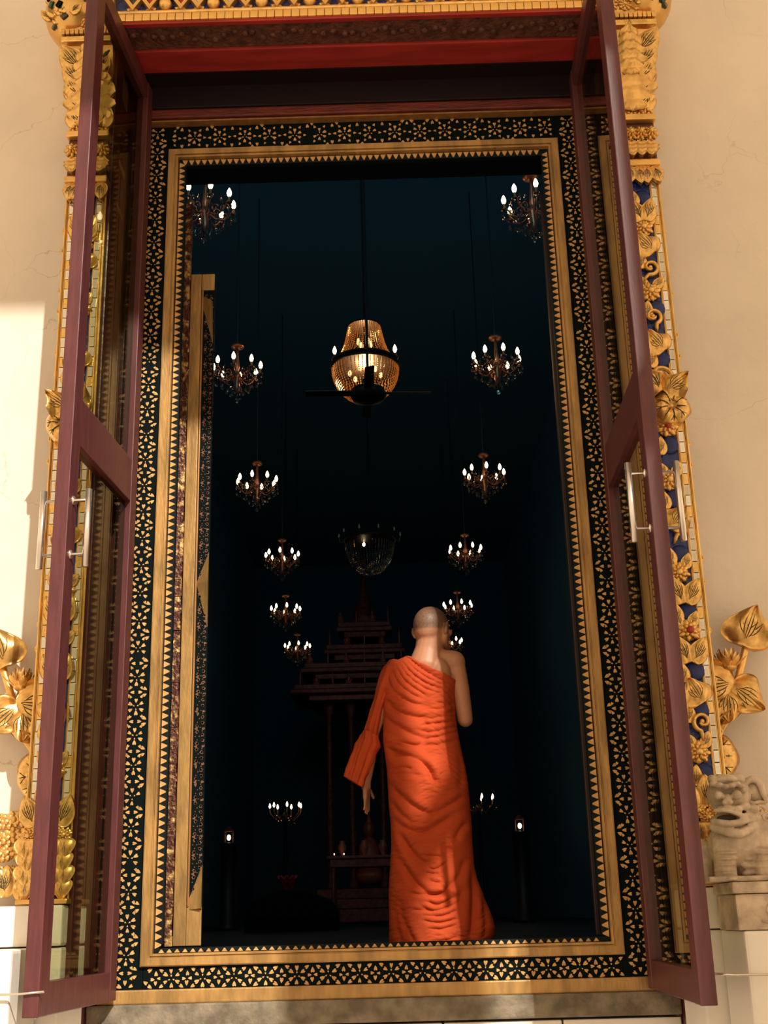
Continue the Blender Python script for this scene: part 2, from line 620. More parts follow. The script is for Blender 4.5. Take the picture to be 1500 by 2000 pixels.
for i in range(nt_):
    x = -XI + 0.07 + SP / 2 + i * SP
    mb.add(tv, tf, Matrix.Translation((x, -0.0045, 0.055)) @ Matrix.Diagonal((0.8, 1, 0.5, 1)))
o = mb.build('gilt_triangle_row', HEART, FR)
o['kind'] = 'stuff'


def heart(mb, cx, cz, ang, s, y):
    """flat gold-leaf heart; its tip points along ang"""
    pts = [(1.0, 0), (0.35, 0.42), (-0.35, 0.62), (-0.72, 0.36), (-0.42, 0.0), (-0.72, -0.36), (-0.35, -0.62), (0.35, -0.42)]
    ca, sa = cos(ang), sin(ang)
    v = []
    for yy in (y, y + 0.003):
        for a, b in pts:
            v.append((cx + s * (a * ca - b * sa), yy, cz + s * (a * sa + b * ca)))
    k = len(pts)
    f = [tuple(range(k))] + [(i, i + k, (i + 1) % k + k, (i + 1) % k) for i in range(k)]
    mb.add(v, f)


def heart_strip(x0, x1, z0, z1, vertical, y, size=0.0130, per=0.136, narrow=False):
    mb = MB()
    W_ = (x1 - x0) if vertical else (z1 - z0)
    L_ = (z1 - z0) if vertical else (x1 - x0)
    c0 = (x0 + x1) / 2 if vertical else (z0 + z1) / 2
    l0 = z0 if vertical else x0
    m = size * 0.9
    for k in range(-1, int(L_ / (per / 2)) + 2):
        l = l0 + k * per / 2
        if k % 2 and vertical:
            for q_, t_ in ((0.017, 0.0), (-0.017, pi)):
                if l0 + m < l < l0 + L_ - m:
                    heart(mb, *((c0 + q_, l, t_) if vertical else (l, c0 + q_, pi / 2 - t_)), size * 0.95, y)
        cs = [0.0] if k % 2 == 0 else [-W_ * 0.56, W_ * 0.56]
        if narrow:
            cs = [W_ * (0.22 if k % 2 else -0.22) + random.uniform(-.003, .003)]
        for c in cs:
            for j in range(6):
                a = pi / 6 + j * pi / 3 if vertical else j * pi / 3
                a += random.uniform(-.07, .07)
                for rr, sz in ((0.030, size), (0.0535, size * 0.8), (0.011, size * 0.4)):
                    aa = a + pi / 6 if rr == 0.0535 else a
                    if rr == 0.011 and j % 2:
                        continue
                    if rr == 0.0535 and abs(c) > 0.01:
                        continue
                    u, q = c + rr * cos(aa), l + rr * sin(aa)
                    if abs(u) > W_ / 2 - m * 0.6 or q < l0 + m or q > l0 + L_ - m:
                        continue
                    if random.random() < 0.02:
                        continue
                    tip = aa if rr == 0.0535 else aa + pi
                    s_ = sz * random.uniform(0.88, 1.1)
                    if vertical:
                        heart(mb, c0 + u, q, tip, s_, y)
                    else:
                        heart(mb, q, c0 + u, pi / 2 - tip, s_, y)
    return mb


for x0, x1, z0, z1, v in ((-XO, -XI - 0.006, ZB, ZT, True), (XI + 0.006, XO, ZB, ZT, True),
                          (-XI, XI, H + 0.006, ZT, False), (-XI, XI, ZB, -0.006, False)):
    o = heart_strip(x0, x1, z0, z1, v, -0.0145).build('heart_pattern', HEART, FR)
    o['kind'] = 'stuff'
for s in (-1, 1):
    a, b = sorted((s * 1.174, s * 1.222))
    MB().bbox(a, b, -0.02, 0.02, ZB, 4.30, 0.004).build('brown_border', BORDER, FR)
MB().bbox(-1.23, 1.23, -0.035, 0.02, -0.150, ZB, 0.006).build('gilt_base_strip', GILT, FR)

# stone step below
o = thing('trim_5', 'dark worn stone step below the gilt sill', 'step', (0, 0, 0), 0, None, 'structure')
MB().bbox(-1.27, 1.27, -0.05, 0.3, -0.245, -0.150, 0.008).build('stone_slab', STONE, o)
for i in range(5):
    x = -1.27 + i * 0.508
    MB().bbox(x + 0.004, x + 0.504, -0.03, 0.3, -0.9, -0.255, 0.006).build('base_stone', WHITEST, o)
MB().bbox(1.272, 1.30, -0.10, 0.0, -0.9, -0.13, 0.003).build('maroon_post', MAROON_D, o)
MB().bbox(-1.30, -1.272, -0.10, 0.0, -0.9, -0.13, 0.003).build('maroon_post', MAROON_D, o)


# ---------------------------------------------------------------- glass doors
def glass_door(name, label, hinge, outer, zb, side):
    """leaf opened outwards; local x runs from the hinge to the closing edge"""
    h, e = Vector(hinge), Vector(outer)
    d = e - h
    L = d.length
    root = thing(name, label, 'door', (h.x, h.y, 0), math.atan2(d.y, d.x), None, 'structure')
    T = 0.030
    zt = 4.475

    def bar(nm, x0, x1, z0, z1, t=T, m=MAROON):
        return MB().bbox(x0, x1, -t, t, z0, z1, 0.004).build(nm, m, root)
    bar('hinge_stile', 0, 0.085, zb, zt)
    bar('closing_stile', L - 0.10, L, zb, zt)
    bar('top_rail', 0.086, L - 0.101, zt - 0.095, zt, T * 0.9)
    bar('mid_rail', 0.086, L - 0.101, 2.09, 2.30, T * 0.9)
    bar('bottom_rail', 0.086, L - 0.101, zb, zb + 0.115, T * 0.9)
    # raised ridges that run down the hinge stile
    q = -1 if side < 0 else 1
    inner = q          # sign of local y that faces the opening
    for x in (0.02, 0.05):
        MB().tube([(x, inner * (T + 0.002), zb + 0.01), (x, inner * (T + 0.002), zt - 0.01)], 0.008, 6).build('stile_bead', MAROON, root)
    for a, b in ((zb + 0.116, 2.089), (2.301, zt - 0.096)):
        MB().box(0.087, L - 0.102, -0.003, 0.003, a, b).build('glass_pane', GLASS_L if side < 0 else GLASS, root)
    for a, b in (((2.42, 3.55), (-0.125, 0.30)) if side < 0 else ((-0.125, 0.38), (2.8, 3.2))):
        MB().bbox(L - 0.125, L - 0.100, inner * T - 0.008, inner * T + 0.008, a, b, 0.002).build('edge_strip', STRIP, root)
    xs = L - 0.05
    for s in (-1, 1):
        y = s * 0.095
        hd = MB().tube([(xs, y, 1.545), (xs, y, 1.875)], 0.0135, 14).build('pull_bar', STEEL, root, True)
        for z in (1.60, 1.83):
            MB().tube([(xs, s * (T - 0.002), z), (xs, s * (T + 0.006), z), (xs, s * (T + 0.007), z), (xs, y, z)], [0.02, 0.018, 0.006, 0.006], 10).build('standoff', STEEL, hd, True)
    for z in (0.25, 2.2, 4.1):
        MB().lathe([(0.009, z - 0.05), (0.009, z + 0.05)], 8, Matrix.Translation((-0.002, inner * 0.03, 0))).build('hinge_barrel', MAROON_D, root)
    return root


glass_door('door_1', 'left maroon-framed glass door leaf standing open towards the viewer', (-1.166, -0.075), (-1.240, -0.985), -0.128, -1)
glass_door('door_2', 'right maroon-framed glass door leaf standing open towards the viewer', (1.160, -0.075), (1.137, -1.12), -0.136, 1)


# ---------------------------------------------------------------- inner lacquer shutter leaves
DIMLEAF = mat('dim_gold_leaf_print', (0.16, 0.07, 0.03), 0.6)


def shutter(name, label, x0, x1, sgn):
    root = thing(name, label, 'door', ((x0 + x1) / 2, 0.33, 0.0), 0, None, 'structure')
    W_ = x1 - x0
    hw = W_ / 2
    z0, z1 = 0.075, 3.573
    post = MB()
    n = 90
    for i in range(n):
        za, zb_ = z0 + (4.02 - z0) * i / n, z0 + (4.02 - z0) * (i + 1) / n
        wob = random.uniform(-0.003, 0.003)
        post.box(-hw, -hw + 0.034 + wob, -0.02 + random.uniform(-0.003, 0.003), 0.02, za, zb_)
    post.build('worn_edge_post', BROWNEDGE, root)
    MB().ell((-hw + 0.018, 0, 4.04), (0.018, 0.018, 0.028), 10, 8).build('finial', GOLD_B, root, True)
    MB().bbox(-hw + 0.036, hw, -0.006, 0.03, z0, z1, 0.003).build('lacquer_panel', LACQUER, root)
    MB().bbox(-hw + 0.038, -hw + 0.096, -0.014, 0.0, z0, z1, 0.003).build('gilt_stile', GILT, root)
    MB().bbox(-hw + 0.098, -hw + 0.109, -0.018, 0.0, z0 + 0.17, z1 - 0.1, 0.004).build('gilt_bead', BORDER, root)
    MB().bbox(-hw + 0.097, hw, -0.013, 0.0, z0, z0 + 0.17, 0.003).build('gilt_rail', GILT, root)
    MB().bbox(-hw + 0.097, hw, -0.013, 0.0, z1 - 0.10, z1, 0.003).build('gilt_rail', GILT, root)
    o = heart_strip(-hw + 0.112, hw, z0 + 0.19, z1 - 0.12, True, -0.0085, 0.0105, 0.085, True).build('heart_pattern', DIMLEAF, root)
    o['kind'] = 'stuff'

    def wedge(pts, ridge):
        v = [(p[0], -0.006, p[1]) for p in pts] + [(ridge[0], -0.034, ridge[1])]
        k = len(pts)
        return MB().add(v, [(i, (i + 1) % k, k) for i in range(k)]).build('gilt_triangle', GILT, root)
    cx_ = (x0 + x1) / 2

    def W2(px, py):
        p = at(px, py, 0.33)
        return (min(p.x - cx_, hw - 0.001), p.z)
    wedge([W2(390, 576), W2(416, 672), W2(416, 590)], (W2(414, 592)[0], W2(414, 592)[1]))
    wedge([W2(384, 1140), W2(412, 1226), W2(412, 1078)], (W2(412, 1139)[0], W2(412, 1139)[1]))
    wedge([W2(361, 1778), W2(399, 1778), W2(399, 1688)], (W2(396, 1774)[0], W2(396, 1774)[1]))
    return root


shutter('door_3', 'black lacquer inner shutter with gilt border and raised triangles at left of the opening', -1.009, -0.841, -1)
SHUT = mat('dark_shutter_edge', (0.03, 0.014, 0.012), 0.5)
o = thing('door_4', 'narrow dark inner shutter folded behind the right side of the gilt frame', 'door', (0, 0, 0), 0, None, 'structure')
MB().bbox(0.985, 1.05, 0.31, 0.35, 0.075, 4.02, 0.004).build('edge_post', SHUT, o)
MB().bbox(0.99, 1.05, 0.351, 0.39, 0.075, 3.6, 0.004).build('lacquer_panel', LACQUER, o)


# ================================================================ GILDED CARVING
def leaf_mesh(name, L=1.0, Wd=0.4, dome=0.16, curl=0.0, lobes=0, pts=1.0, rim=0.05, veins=3, nu=14, nv=8, thick=0.10, wave=0.0):
    """carved leaf: base at origin, tip at +z, face towards -y; material 1 = incised veins"""
    mb = MB()
    v, f, mi = [], [], []
    for i in range(nu + 1):
        u = i / nu
        hw = Wd * (sin(pi * (0.06 + 0.94 * u) ** (0.75 * pts)) ** 0.8 if u < 1 else 0.0)
        hw = max(hw, 0.015)
        if lobes:
            hw *= 1 + 0.16 * cos(2 * pi * lobes * u + 1.0)
        for j in range(nv + 1):
            t = -1 + 2 * j / nv
            y = -(dome * (1 - t * t) * (0.35 + 0.65 * sin(pi * min(u + .05, 1)))) - curl * u * u - rim * abs(t) ** 3
            y -= thick
            if wave:
                y -= wave * sin(2 * pi * 1.6 * u + 2.2 * t) * abs(t) ** 1.5 + wave * 0.6 * cos(5 * t + 3 * u)
            # incised midrib and side veins
            g = math.exp(-(t / 0.16) ** 2)
            y += 0.05 * g
            if lobes:
                y += 0.03 * cos(2 * pi * lobes * u + 3 * abs(t))
            v.append((hw * t, y, L * u))
    for i in range(nu):
        for j in range(nv):
            f.append((i * (nv + 1) + j, (i + 1) * (nv + 1) + j, (i + 1) * (nv + 1) + j + 1, i * (nv + 1) + j + 1))
    # skirt back to the ground
    ring = [i * (nv + 1) for i in range(nu + 1)] + [nu * (nv + 1) + j for j in range(1, nv + 1)] + \
           [i * (nv + 1) + nv for i in range(nu - 1, -1, -1)] + [j for j in range(nv - 1, 0, -1)]
    o = len(v)
    for k in ring:
        v.append((v[k][0] * 0.9, 0.0, v[k][2] * 0.97 + 0.01))
    n = len(ring)
    for k in range(n):
        f.append((ring[k], ring[(k + 1) % n], o + (k + 1) % n, o + k))
    mb.add(v, f)
    if veins:
        mb.use(1)

        def onleaf(u, t):
            i = min(nu, max(0, u * nu))
            i0, j0 = int(i), (t + 1) / 2 * nv
            j1 = int(min(nv - 1, max(0, j0)))
            fi, fj = i - i0, j0 - j1
            i1 = min(nu, i0 + 1)
            g = lambda a_, b_: Vector(v[a_ * (nv + 1) + b_])
            p = (g(i0, j1) * (1 - fj) + g(i0, j1 + 1) * fj) * (1 - fi) + (g(i1, j1) * (1 - fj) + g(i1, j1 + 1) * fj) * fi
            return p + Vector((0, -0.006, 0))
        for k in range(veins):
            for s in (-1, 1):
                tk = s * (0.10 + 0.72 * k / max(1, veins))
                u0, u1 = 0.16 + 0.05 * k, 0.80 - 0.10 * k
                mb.tube([onleaf(u0 + (u1 - u0) * q / 5, tk * (0.25 + 0.75 * (q / 5) ** 0.7)) for q in range(6)], [0.006, 0.012, 0.014, 0.013, 0.010, 0.004], 5)
                if k < 2:
                    um = 0.45
                    mb.tube([onleaf(um, tk * 0.85), onleaf(um + 0.18, min(.92, abs(tk) + 0.28) * s)], [0.010, 0.005], 5)
        mb.use(0)
    return mb.mesh(name, [GOLD, GOLD_LINE], True)


def flower_mesh(name, n=6, r=0.5, center=0.2, gem=None, layers=1):
    mb = MB()
    for ly in range(layers):
        rr = r * (1 - 0.35 * ly)
        for k in range(n):
            a = 2 * pi * k / n + ly * pi / n
            c = (rr * 0.58 * cos(a), -0.08 - 0.08 * ly, rr * 0.58 * sin(a))
            mb.ell(c, (rr * 0.44, 0.10, rr * 0.30 * 6 / max(n, 5)), 8, 5, rot=Euler((0, -a, 0)))
    mb.lathe([(r * 0.9, 0), (r * 0.8, 0.05), (0.1, 0.06)], 12, Matrix.Rotation(pi / 2, 4, 'X'))
    mb.use(1)
    mb.ell((0, -0.16 - 0.08 * (layers - 1), 0), (center, 0.09, center), 10, 6)
    return mb.mesh(name, [GOLD, gem or GOLD_B], True)


def lotus_leaf_mesh(name, n=40, m=7, wave=0.06):
    """broad round lotus leaf with rolled rim and dark incised veins, radius 1, face to -y"""
    mb = MB()
    v, f = [], []
    v.append((0, -0.22, 0))
    for j in range(1, m + 1):
        q = j / m
        for i in range(n):
            a = 2 * pi * i / n
            r = q * (1 + wave * sin(3 * a + 0.7) + wave * 0.5 * sin(7 * a))
            y = -0.22 - 0.16 * sin(q * pi * 0.9) + 0.16 * q ** 4 + 0.05 * q * sin(5 * a)
            v.append((r * cos(a), y, r * sin(a)))
    for i in range(n):
        v.append((1.0 * cos(2 * pi * i / n) * .95, 0.0, .95 * sin(2 * pi * i / n)))
    for i in range(n):
        f.append((0, 1 + (i + 1) % n, 1 + i))
        for j in range(m):
            a, b = 1 + j * n + i, 1 + j * n + (i + 1) % n
            f.append((a, b, b + n, a + n))
    mb.add(v, f)
    mb.use(1)
    for k in range(9):
        a = 2 * pi * k / 9 + 0.3
        p, q = [], []
        for j in range(6):
            t = 0.22 + 0.62 * j / 5
            y = -0.22 - 0.16 * sin(t * pi * 0.9) + 0.16 * t ** 4 + 0.05 * t * sin(5 * a) - 0.006
            p.append((t * cos(a), y, t * sin(a)))
        mb.tube(p, [0.026, 0.026, 0.024, 0.022, 0.02, 0.012], 5)
        for s in (-1, 1):
            a2 = a + s * 0.22
            b = p[3]
            t = 0.84
            y = -0.22 - 0.16 * sin(t * pi * 0.9) + 0.16 * t ** 4 + 0.05 * t * sin(5 * a2) - 0.008
            mb.tube([b, (t * cos(a2), y, t * sin(a2))], [0.018, 0.012], 5)
    return mb.mesh(name, [GOLD, GOLD_LINE], True)


def bud_mesh(name):
    """opening lotus bud: rings of pointed petals, base at origin, opens to +z"""
    mb = MB()
    for ring, (k, rad, h, tilt, z0) in enumerate(((7, 0.30, 0.62, 0.35, 0.0), (8, 0.42, 0.50, 0.75, -0.02), (7, 0.22, 0.70, 0.15, 0.05))):
        for i in range(k):
            a = 2 * pi * i / k + ring * 0.4
            v, f = [], []
            for u in range(5):
                t = u / 4
                wd = 0.24 * sin(pi * (0.15 + 0.85 * t) ** 0.9) if u < 4 else 0.01
                out = rad * (0.35 + 0.65 * sin(t * pi * 0.62)) + tilt * t * t * 0.35
                for s in (-1, 0, 1):
                    aa = a + s * wd / (rad + 0.25)
                    rr = out + (0.03 if s == 0 else 0)
                    v.append((rr * cos(aa), rr * sin(aa) * 0.8 - 0.3, z0 + h * t - 0.1 * tilt * t * t))
            for u in range(4):
                for s in range(2):
                    q = u * 3 + s
                    f.append((q, q + 1, q + 4, q + 3))
            mb.add(v, f)
    mb.ell((0, -0.3, 0.15), (0.3, 0.25, 0.25), 10, 6)
    mb.tube([(0, -0.3, 0.05), (0, -0.15, -0.25)], [0.12, 0.07], 7)
    return mb.mesh(name, GOLD, True)


def scroll_mesh(name, turns=1.15, r0=0.42, gem=None):
    mb = MB()
    pts, rad = [], []
    for i in range(22):
        t = i / 21
        a = -pi / 2 + t * turns * 2 * pi
        r = r0 * (1 - 0.72 * t)
        pts.append((r * cos(a), -0.10 - 0.06 * t, r * sin(a) + 0.42))
        rad.append(0.115 * (1 - 0.45 * t))
    pts = [(-0.15, -0.08, -0.42), (-0.06, -0.1, -0.15)] + pts
    rad = [0.05, 0.10] + rad
    mb.tube(pts, rad, 7)
    mb.use(1)
    mb.ell((0, -0.12, 0.42), (0.13, 0.08, 0.13), 8, 5)
    return mb.mesh(name, [GOLD, gem or GOLD_B], True)


LEAF = leaf_mesh('carved_leaf', 1, 0.36, 0.18, 0.12, 0)
LEAF_L = leaf_mesh('lobed_leaf', 1, 0.40, 0.16, 0.25, 4, veins=0)
ACANT = leaf_mesh('acanthus_leaf', 1, 0.28, 0.16, 0.20, 6, veins=0, nu=24)
BROAD = leaf_mesh('broad_leaf', 1, 0.60, 0.26, 0.30, 0, 0.8, veins=3, rim=0.10, wave=0.10, nu=18, nv=12)
FLO = flower_mesh('carved_flower', 6, 0.5, 0.17)
FLO_R = flower_mesh('red_gem_flower', 7, 0.5, 0.16, REDGEM, 2)
FLO8 = flower_mesh('double_flower', 8, 0.5, 0.15, None, 2)
LOTUS = lotus_leaf_mesh('lotus_leaf')
BUD = bud_mesh('lotus_bud')
SCROLL = scroll_mesh('scroll')
SCROLL_G = scroll_mesh('scroll_gem', gem=GREYGEM)
GEMEYE = MB()
GEMEYE.tube([(0.42 * cos(a) * (1 if abs(cos(a)) < .7 else 1.0), -0.12, 0.30 * sin(a)) for a in np.linspace(0, 2 * pi, 17)], 0.11, 7)
GEMEYE.use(1).ell((0, -0.10, 0), (0.30, 0.10, 0.20), 10, 6)
GEMEYE = GEMEYE.mesh('gem_eye', [GOLD, WHITEGEM], True)
BLUEP = MB().ell((0, -0.03, 0), (0.5, 0.10, 0.5), 10, 6).mesh('blue_glass', BLUE, True)
SCALE = leaf_mesh('scale_petal', 1, 0.55, 0.25, 0.0, 0, 0.7, veins=1, nu=8, nv=6)


def put(name, me, parent, x, y, z, s, ang=0.0, flip=1, sy=None, tilt=0.0):
    """place a carved piece; ang turns it in the facade plane (0 = tip up)"""
    return link(name, me, parent, (x, y, z), (tilt, ang, 0), (s * flip, (sy or s), s))


PY = -0.55


def pilaster(sd):
    side = 'left' if sd < 0 else 'right'
    cx = sd * 1.335
    z0, z1 = 0.262, 3.58
    root = thing('gilded_pilaster', 'tall gilded carved pilaster with blue glass behind the %s glass leaf' % side, 'pilaster', (cx, PY, z0), 0, 'gilded pilasters beside the doorway')
    R = random.Random(11 if sd < 0 else 23)

    def L(z):
        return z - z0
    hw = 0.096
    MB().box(-hw, hw, 0.012, 0.33, 0, L(4.5)).build('core_board', MAROON_D, root)
    MB().box(-0.050, 0.050, 0.004, 0.02, 0.02, L(z1)).build('blue_glass_ground', BLUE, root)
    for s in (-1, 1):
        mb = MB()
        for x, r in ((0.052, 0.006), (0.080, 0.005), (0.092, 0.007)):
            mb.tube([(s * x, 0.002, 0.02), (s * x, 0.002, L(z1))], r, 6)
        mb.build('gilt_fillet', GOLD, root)
        tile = MB().bbox(-0.0115, 0.0115, -0.004, 0.008, 0.001, 0.049, 0.002).mesh('mirror_tile', MIRROR)
        tile2 = MB().bbox(-0.0115, 0.0115, -0.004, 0.008, 0.001, 0.049, 0.002).mesh('gilt_tile', GOLD_B)
        k = 0
        while 0.03 + k * 0.0505 < L(z1) - 0.05:
            link('mirror_tile', tile2 if R.random() < 0.22 else tile, root, (s * 0.066, 0.0, 0.03 + k * 0.0505), (R.uniform(-.03, .03), R.uniform(-.02, .02), R.uniform(-.10, .10)))
            k += 1
    # the carved run up the shaft: (kind, z) seen between the fillets
    z = 0.62
    seq = ['leaf', 'blue', 'flower', 'curl', 'blue', 'broad', 'blue', 'leafpair', 'red', 'blue', 'leafpair', 'flower', 'blue', 'curl', 'broad',
           'blue', 'flower', 'MASK', 'blue', 'red', 'leafpair', 'eye', 'eye', 'blue', 'broad', 'curl', 'blue', 'flower', 'curl', 'blue', 'broad', 'flower', 'leafpair', 'blue']
    zs = np.linspace(0.62, 3.42, len(seq))
    o = 1 if sd > 0 else -1
    for k, (t, zz) in enumerate(zip(seq, zs)):
        z = L(float(zz))
        j = R.uniform(-0.012, 0.012)
        f = 1 if R.random() < 0.5 else -1
        if t == 'leaf':
            put('carved_leaf', LEAF, root, j, 0, z - 0.05, 0.13, R.uniform(-.5, .5), f)
        elif t == 'blue':
            put('blue_glass', BLUEP, root, j + 0.012 * o, 0.004, z, 0.088, 0, 1, 0.12)
            put('carved_leaf', LEAF, root, -0.034, 0, z - 0.05, 0.085, R.uniform(-.2, .3), 1)
        elif t in ('flower', 'red'):
            put('carved_flower', {'flower': FLO8, 'red': FLO_R}[t], root, j, 0, z, 0.105, R.uniform(0, 1), 1, 0.13)
            for s in (-1, 1):
                put('carved_leaf', LEAF, root, s * 0.02, 0, z + 0.02, 0.07, s * R.uniform(.3, .8), 1)
        elif t == 'curl':
            put('carved_scroll', SCROLL, root, j, 0, z, 0.095, R.uniform(-.4, .4), f, 0.15)
        elif t == 'broad':
            put('broad_leaf', BROAD, root, -0.03 * f, 0, z - 0.055, 0.115, f * R.uniform(.35, .75), f)
        elif t == 'leafpair':
            for s in (-1, 1):
                put('carved_leaf', LEAF, root, s * 0.010, 0, z - 0.055, 0.120, s * R.uniform(.25, .5), s, 0.15)
        elif t == 'eye':
            put('gem_eye', GEMEYE, root, 0.012 * o + j, 0, z, 0.098, 0.5 * f, 1, 0.13)
        elif t == 'MASK':
            zc = L(2.33)
            link('lotus_leaf', LOTUS, root, (0.028 * o, -0.01, zc - 0.015), (0, 0.4, 0), (o * 0.088, 0.16, 0.085))
            put('broad_leaf', BROAD, root, 0.0, -0.03, zc + 0.045, 0.125, o * 0.95, o, 0.17)
            put('broad_leaf', BROAD, root, -0.02 * o, -0.03, zc + 0.05, 0.11, -o * 0.5, o, 0.17)
            for q, (gx, gz) in enumerate(((0.045, 0.105), (0.062, 0.072), (0.085, 0.08))):
                put('red_gem', MB().ell((0, 0, 0), (0.010, 0.007, 0.011), 8, 5).mesh('red_gem', REDGEM, True), root, gx * o, -0.066, zc + gz, 1.0)
    # outer rope of small curls along the wall side
    for k in range(26):
        zz = L(0.75 + k * 0.107)
        put('edge_curl', SCROLL, root, o * 0.085, 0.012, zz, 0.045, R.uniform(-.3, .3), o)
    # ---- capital
    zc = L(3.58)
    MB().bbox(-0.104, 0.104, -0.04, 0.33, zc, zc + 0.035, 0.008).build('capital_band', GOLD, root)
    MB().bbox(-0.098, 0.098, -0.02, 0.33, zc + 0.036, zc + 0.25, 0.01).build('capital_block', MAROON_D, root)
    MB().bbox(-0.104, 0.104, -0.05, 0.33, zc + 0.25, zc + 0.285, 0.008).build('capital_band', GOLD, root)
    for k in range(4):
        x = -0.072 + k * 0.048
        put('carved_flower', FLO8, root, x, -0.02, zc + 0.18, 0.085, R.random(), 1, 0.16)
        put('carved_leaf', LEAF_L, root, x, -0.02, zc + 0.14, 0.10, pi + R.uniform(-.2, .2), 1)
    for k in range(5):
        x = -0.072 + k * 0.036
        put('carved_leaf', LEAF, root, x, -0.01, zc, 0.10, pi + R.uniform(-.3, .3), 1)
    # bell of acanthus leaves with green glass between them
    zb = zc + 0.29
    prof = [(0.092, 0.0), (0.084, 0.15), (0.090, 0.28), (0.108, 0.40), (0.140, 0.50)]
    xi = lambda x: x if x * sd > 0 else max(-0.098, min(0.098, x))
    mb = MB()
    for (a, h0), (b, h1) in zip(prof, prof[1:]):
        v = [(xi(-a), 0.0 - (a - .1), zb + h0), (xi(a), 0.0 - (a - .1), zb + h0), (xi(b), 0.0 - (b - .1), zb + h1), (xi(-b), 0.0 - (b - .1), zb + h1),
             (xi(-a), 0.33, zb + h0), (xi(a), 0.33, zb + h0), (xi(b), 0.33, zb + h1), (xi(-b), 0.33, zb + h1)]
        mb.add(v, [(0, 1, 2, 3), (0, 3, 7, 4), (1, 5, 6, 2), (4, 7, 6, 5), (3, 2, 6, 7), (0, 4, 5, 1)])
    mb.build('capital_bell', GOLD, root)
    for s in (-1, 1):
        for k in range(4):
            put('green_glass_inlay', MB().ell((0, 0, 0), (0.010, 0.006, 0.04), 8, 5).mesh('green_glass_inlay', GREEN, True), root, s * ((0.074 + 0.013 * k) if s == o else 0.07), -0.035 - 0.012 * k, zb + 0.16 + 0.085 * k, 1.0, s * (0.35 + 0.1 * k))
    put('acanthus_leaf', ACANT, root, 0.0, -0.005, zb + 0.02, 0.42, 0, 1, 0.26)
    put('acanthus_leaf', ACANT, root, 0.0, -0.03, zb + 0.20, 0.28, 0, 1, 0.30)
    for s in (-1, 1):
        for k in range(5):
            put('acanthus_leaf', LEAF, root, s * (0.022 + 0.004 * k), -0.005 - 0.008 * k, zb + 0.02 + 0.075 * k, (0.150 + 0.010 * k) if s == o else 0.125, s * (0.40 + 0.06 * k if s == o else 0.3), s)
        put('carved_leaf', LEAF, root, s * 0.062, -0.004, zb + 0.02, 0.16, s * 0.02, s)
        put('carved_leaf', LEAF, root, s * 0.066, -0.01, zb + 0.17, 0.16, s * (0.22 if s == o else 0.0), s)
    for k in range(5):
        put('carved_flower', FLO, root, -0.072 + k * 0.036, -0.01, zb + 0.03, 0.06, R.random(), 1, 0.12)
    wi, wo = (-0.155, 0.098) if sd < 0 else (-0.098, 0.155)
    MB().bbox(wi, wo, -0.075, 0.33, zb + 0.50, zb + 0.535, 0.006).build('capital_band', GOLD_B, root)
    mb = MB()
    for k in range(11):
        mb.bbox(wi + 0.001 + k * 0.0229, wi + 0.001 + k * 0.0229 + 0.020, -0.085, 0.0, zb + 0.54, zb + 0.572, 0.004)
    mb.build('notched_fillet', GOLD, root)
    # swelling end block with lattice and dark gems
    mb = MB()
    for u in np.linspace(0, 1, 13):
        pass
    ctr = (sd * 0.115, 0.04, zb + 0.72)
    mb.ell(ctr, (0.155, 0.19, 0.155), 18, 12)
    mb.bbox(wi, wo, -0.06, 0.33, zb + 0.575, zb + 0.9, 0.02)
    mb.build('end_block', GOLD, root, True)
    for k in range(34):
        th, ph = R.uniform(-1.0, 1.0), R.uniform(-0.9, 0.8)
        nx, nz, ny = sin(th) * cos(ph), sin(ph), -cos(th) * cos(ph)
        p = (ctr[0] + 0.155 * nx, ctr[1] + 0.19 * ny, ctr[2] + 0.155 * nz)
        if k % 2:
            link('dark_gem', MB().bbox(-0.014, 0.014, -0.008, 0.008, -0.018, 0.018, 0.004).mesh('dark_gem', [GREYGEM, LACQUER, GREEN][k % 3]), root, p,
                 Euler((0, R.uniform(-.4, .4) + 0.7, math.atan2(nx, -ny))))
        else:
            put('carved_leaf', LEAF, root, p[0], p[1] + .005, p[2], 0.075, R.uniform(-1.5, 1.5), 1)
    for k in range(6):
        put('carved_flower', FLO8, root, wi + 0.035 + 0.036 * k, -0.06, zb + 0.63 + 0.05 * (k % 2), 0.075, R.random(), 1)
    # ---- foot: piled lotus petals and flowers
    for row in range(4):
        for k in range(4 + row % 2):
            x = (-0.072 + 0.048 * k) if row % 2 == 0 else (-0.08 + 0.040 * k)
            put('scale_petal', SCALE, root, x, -0.01 - 0.006 * row, 0.095 + row * 0.052, 0.082, pi, 1)
    for k in range(5):
        put('carved_flower', FLO8, root, -0.072 + 0.036 * k, -0.02, 0.265 + 0.028 * (k % 2), 0.075, R.random(), 1)
    for s in (-1, 1):
        put('carved_leaf', LEAF, root, s * 0.05, -0.015, 0.30, 0.13, s * 0.35, s)
    MB().bbox(-0.104, 0.104, -0.05, 0.33, 0, 0.02, 0.006).build('foot_band', GOLD, root)
    return root


pilaster(-1)
pilaster(1)


# ---------------------------------------------------------------- carved lintel
LT = thing('gilded_lintel', 'gilded carved lintel with diamond lattice across the top of the doorway', 'lintel', (0, -0.55, 4.52))
MB().box(-1.235, 1.235, -0.01, 0.33, 0.0, 0.50).build('core_board', BLUE, LT)
fm = MB().bbox(0, 0.0405, -0.036, 0.02, -0.002, 0.042, 0.004).mesh('notched_fillet', GOLD)
for i in range(58):
    link('notched_fillet', fm, LT, (-1.222 + i * 0.0421, 0, random.uniform(-.001, .001)))
mb = MB()
mb.tube([(-1.23, -0.03, 0.05), (1.23, -0.03, 0.05)], 0.012, 8)
mb.build('gilt_bead', GOLD_B, LT)
dm = MB()
for s in (0, 1):
    pass


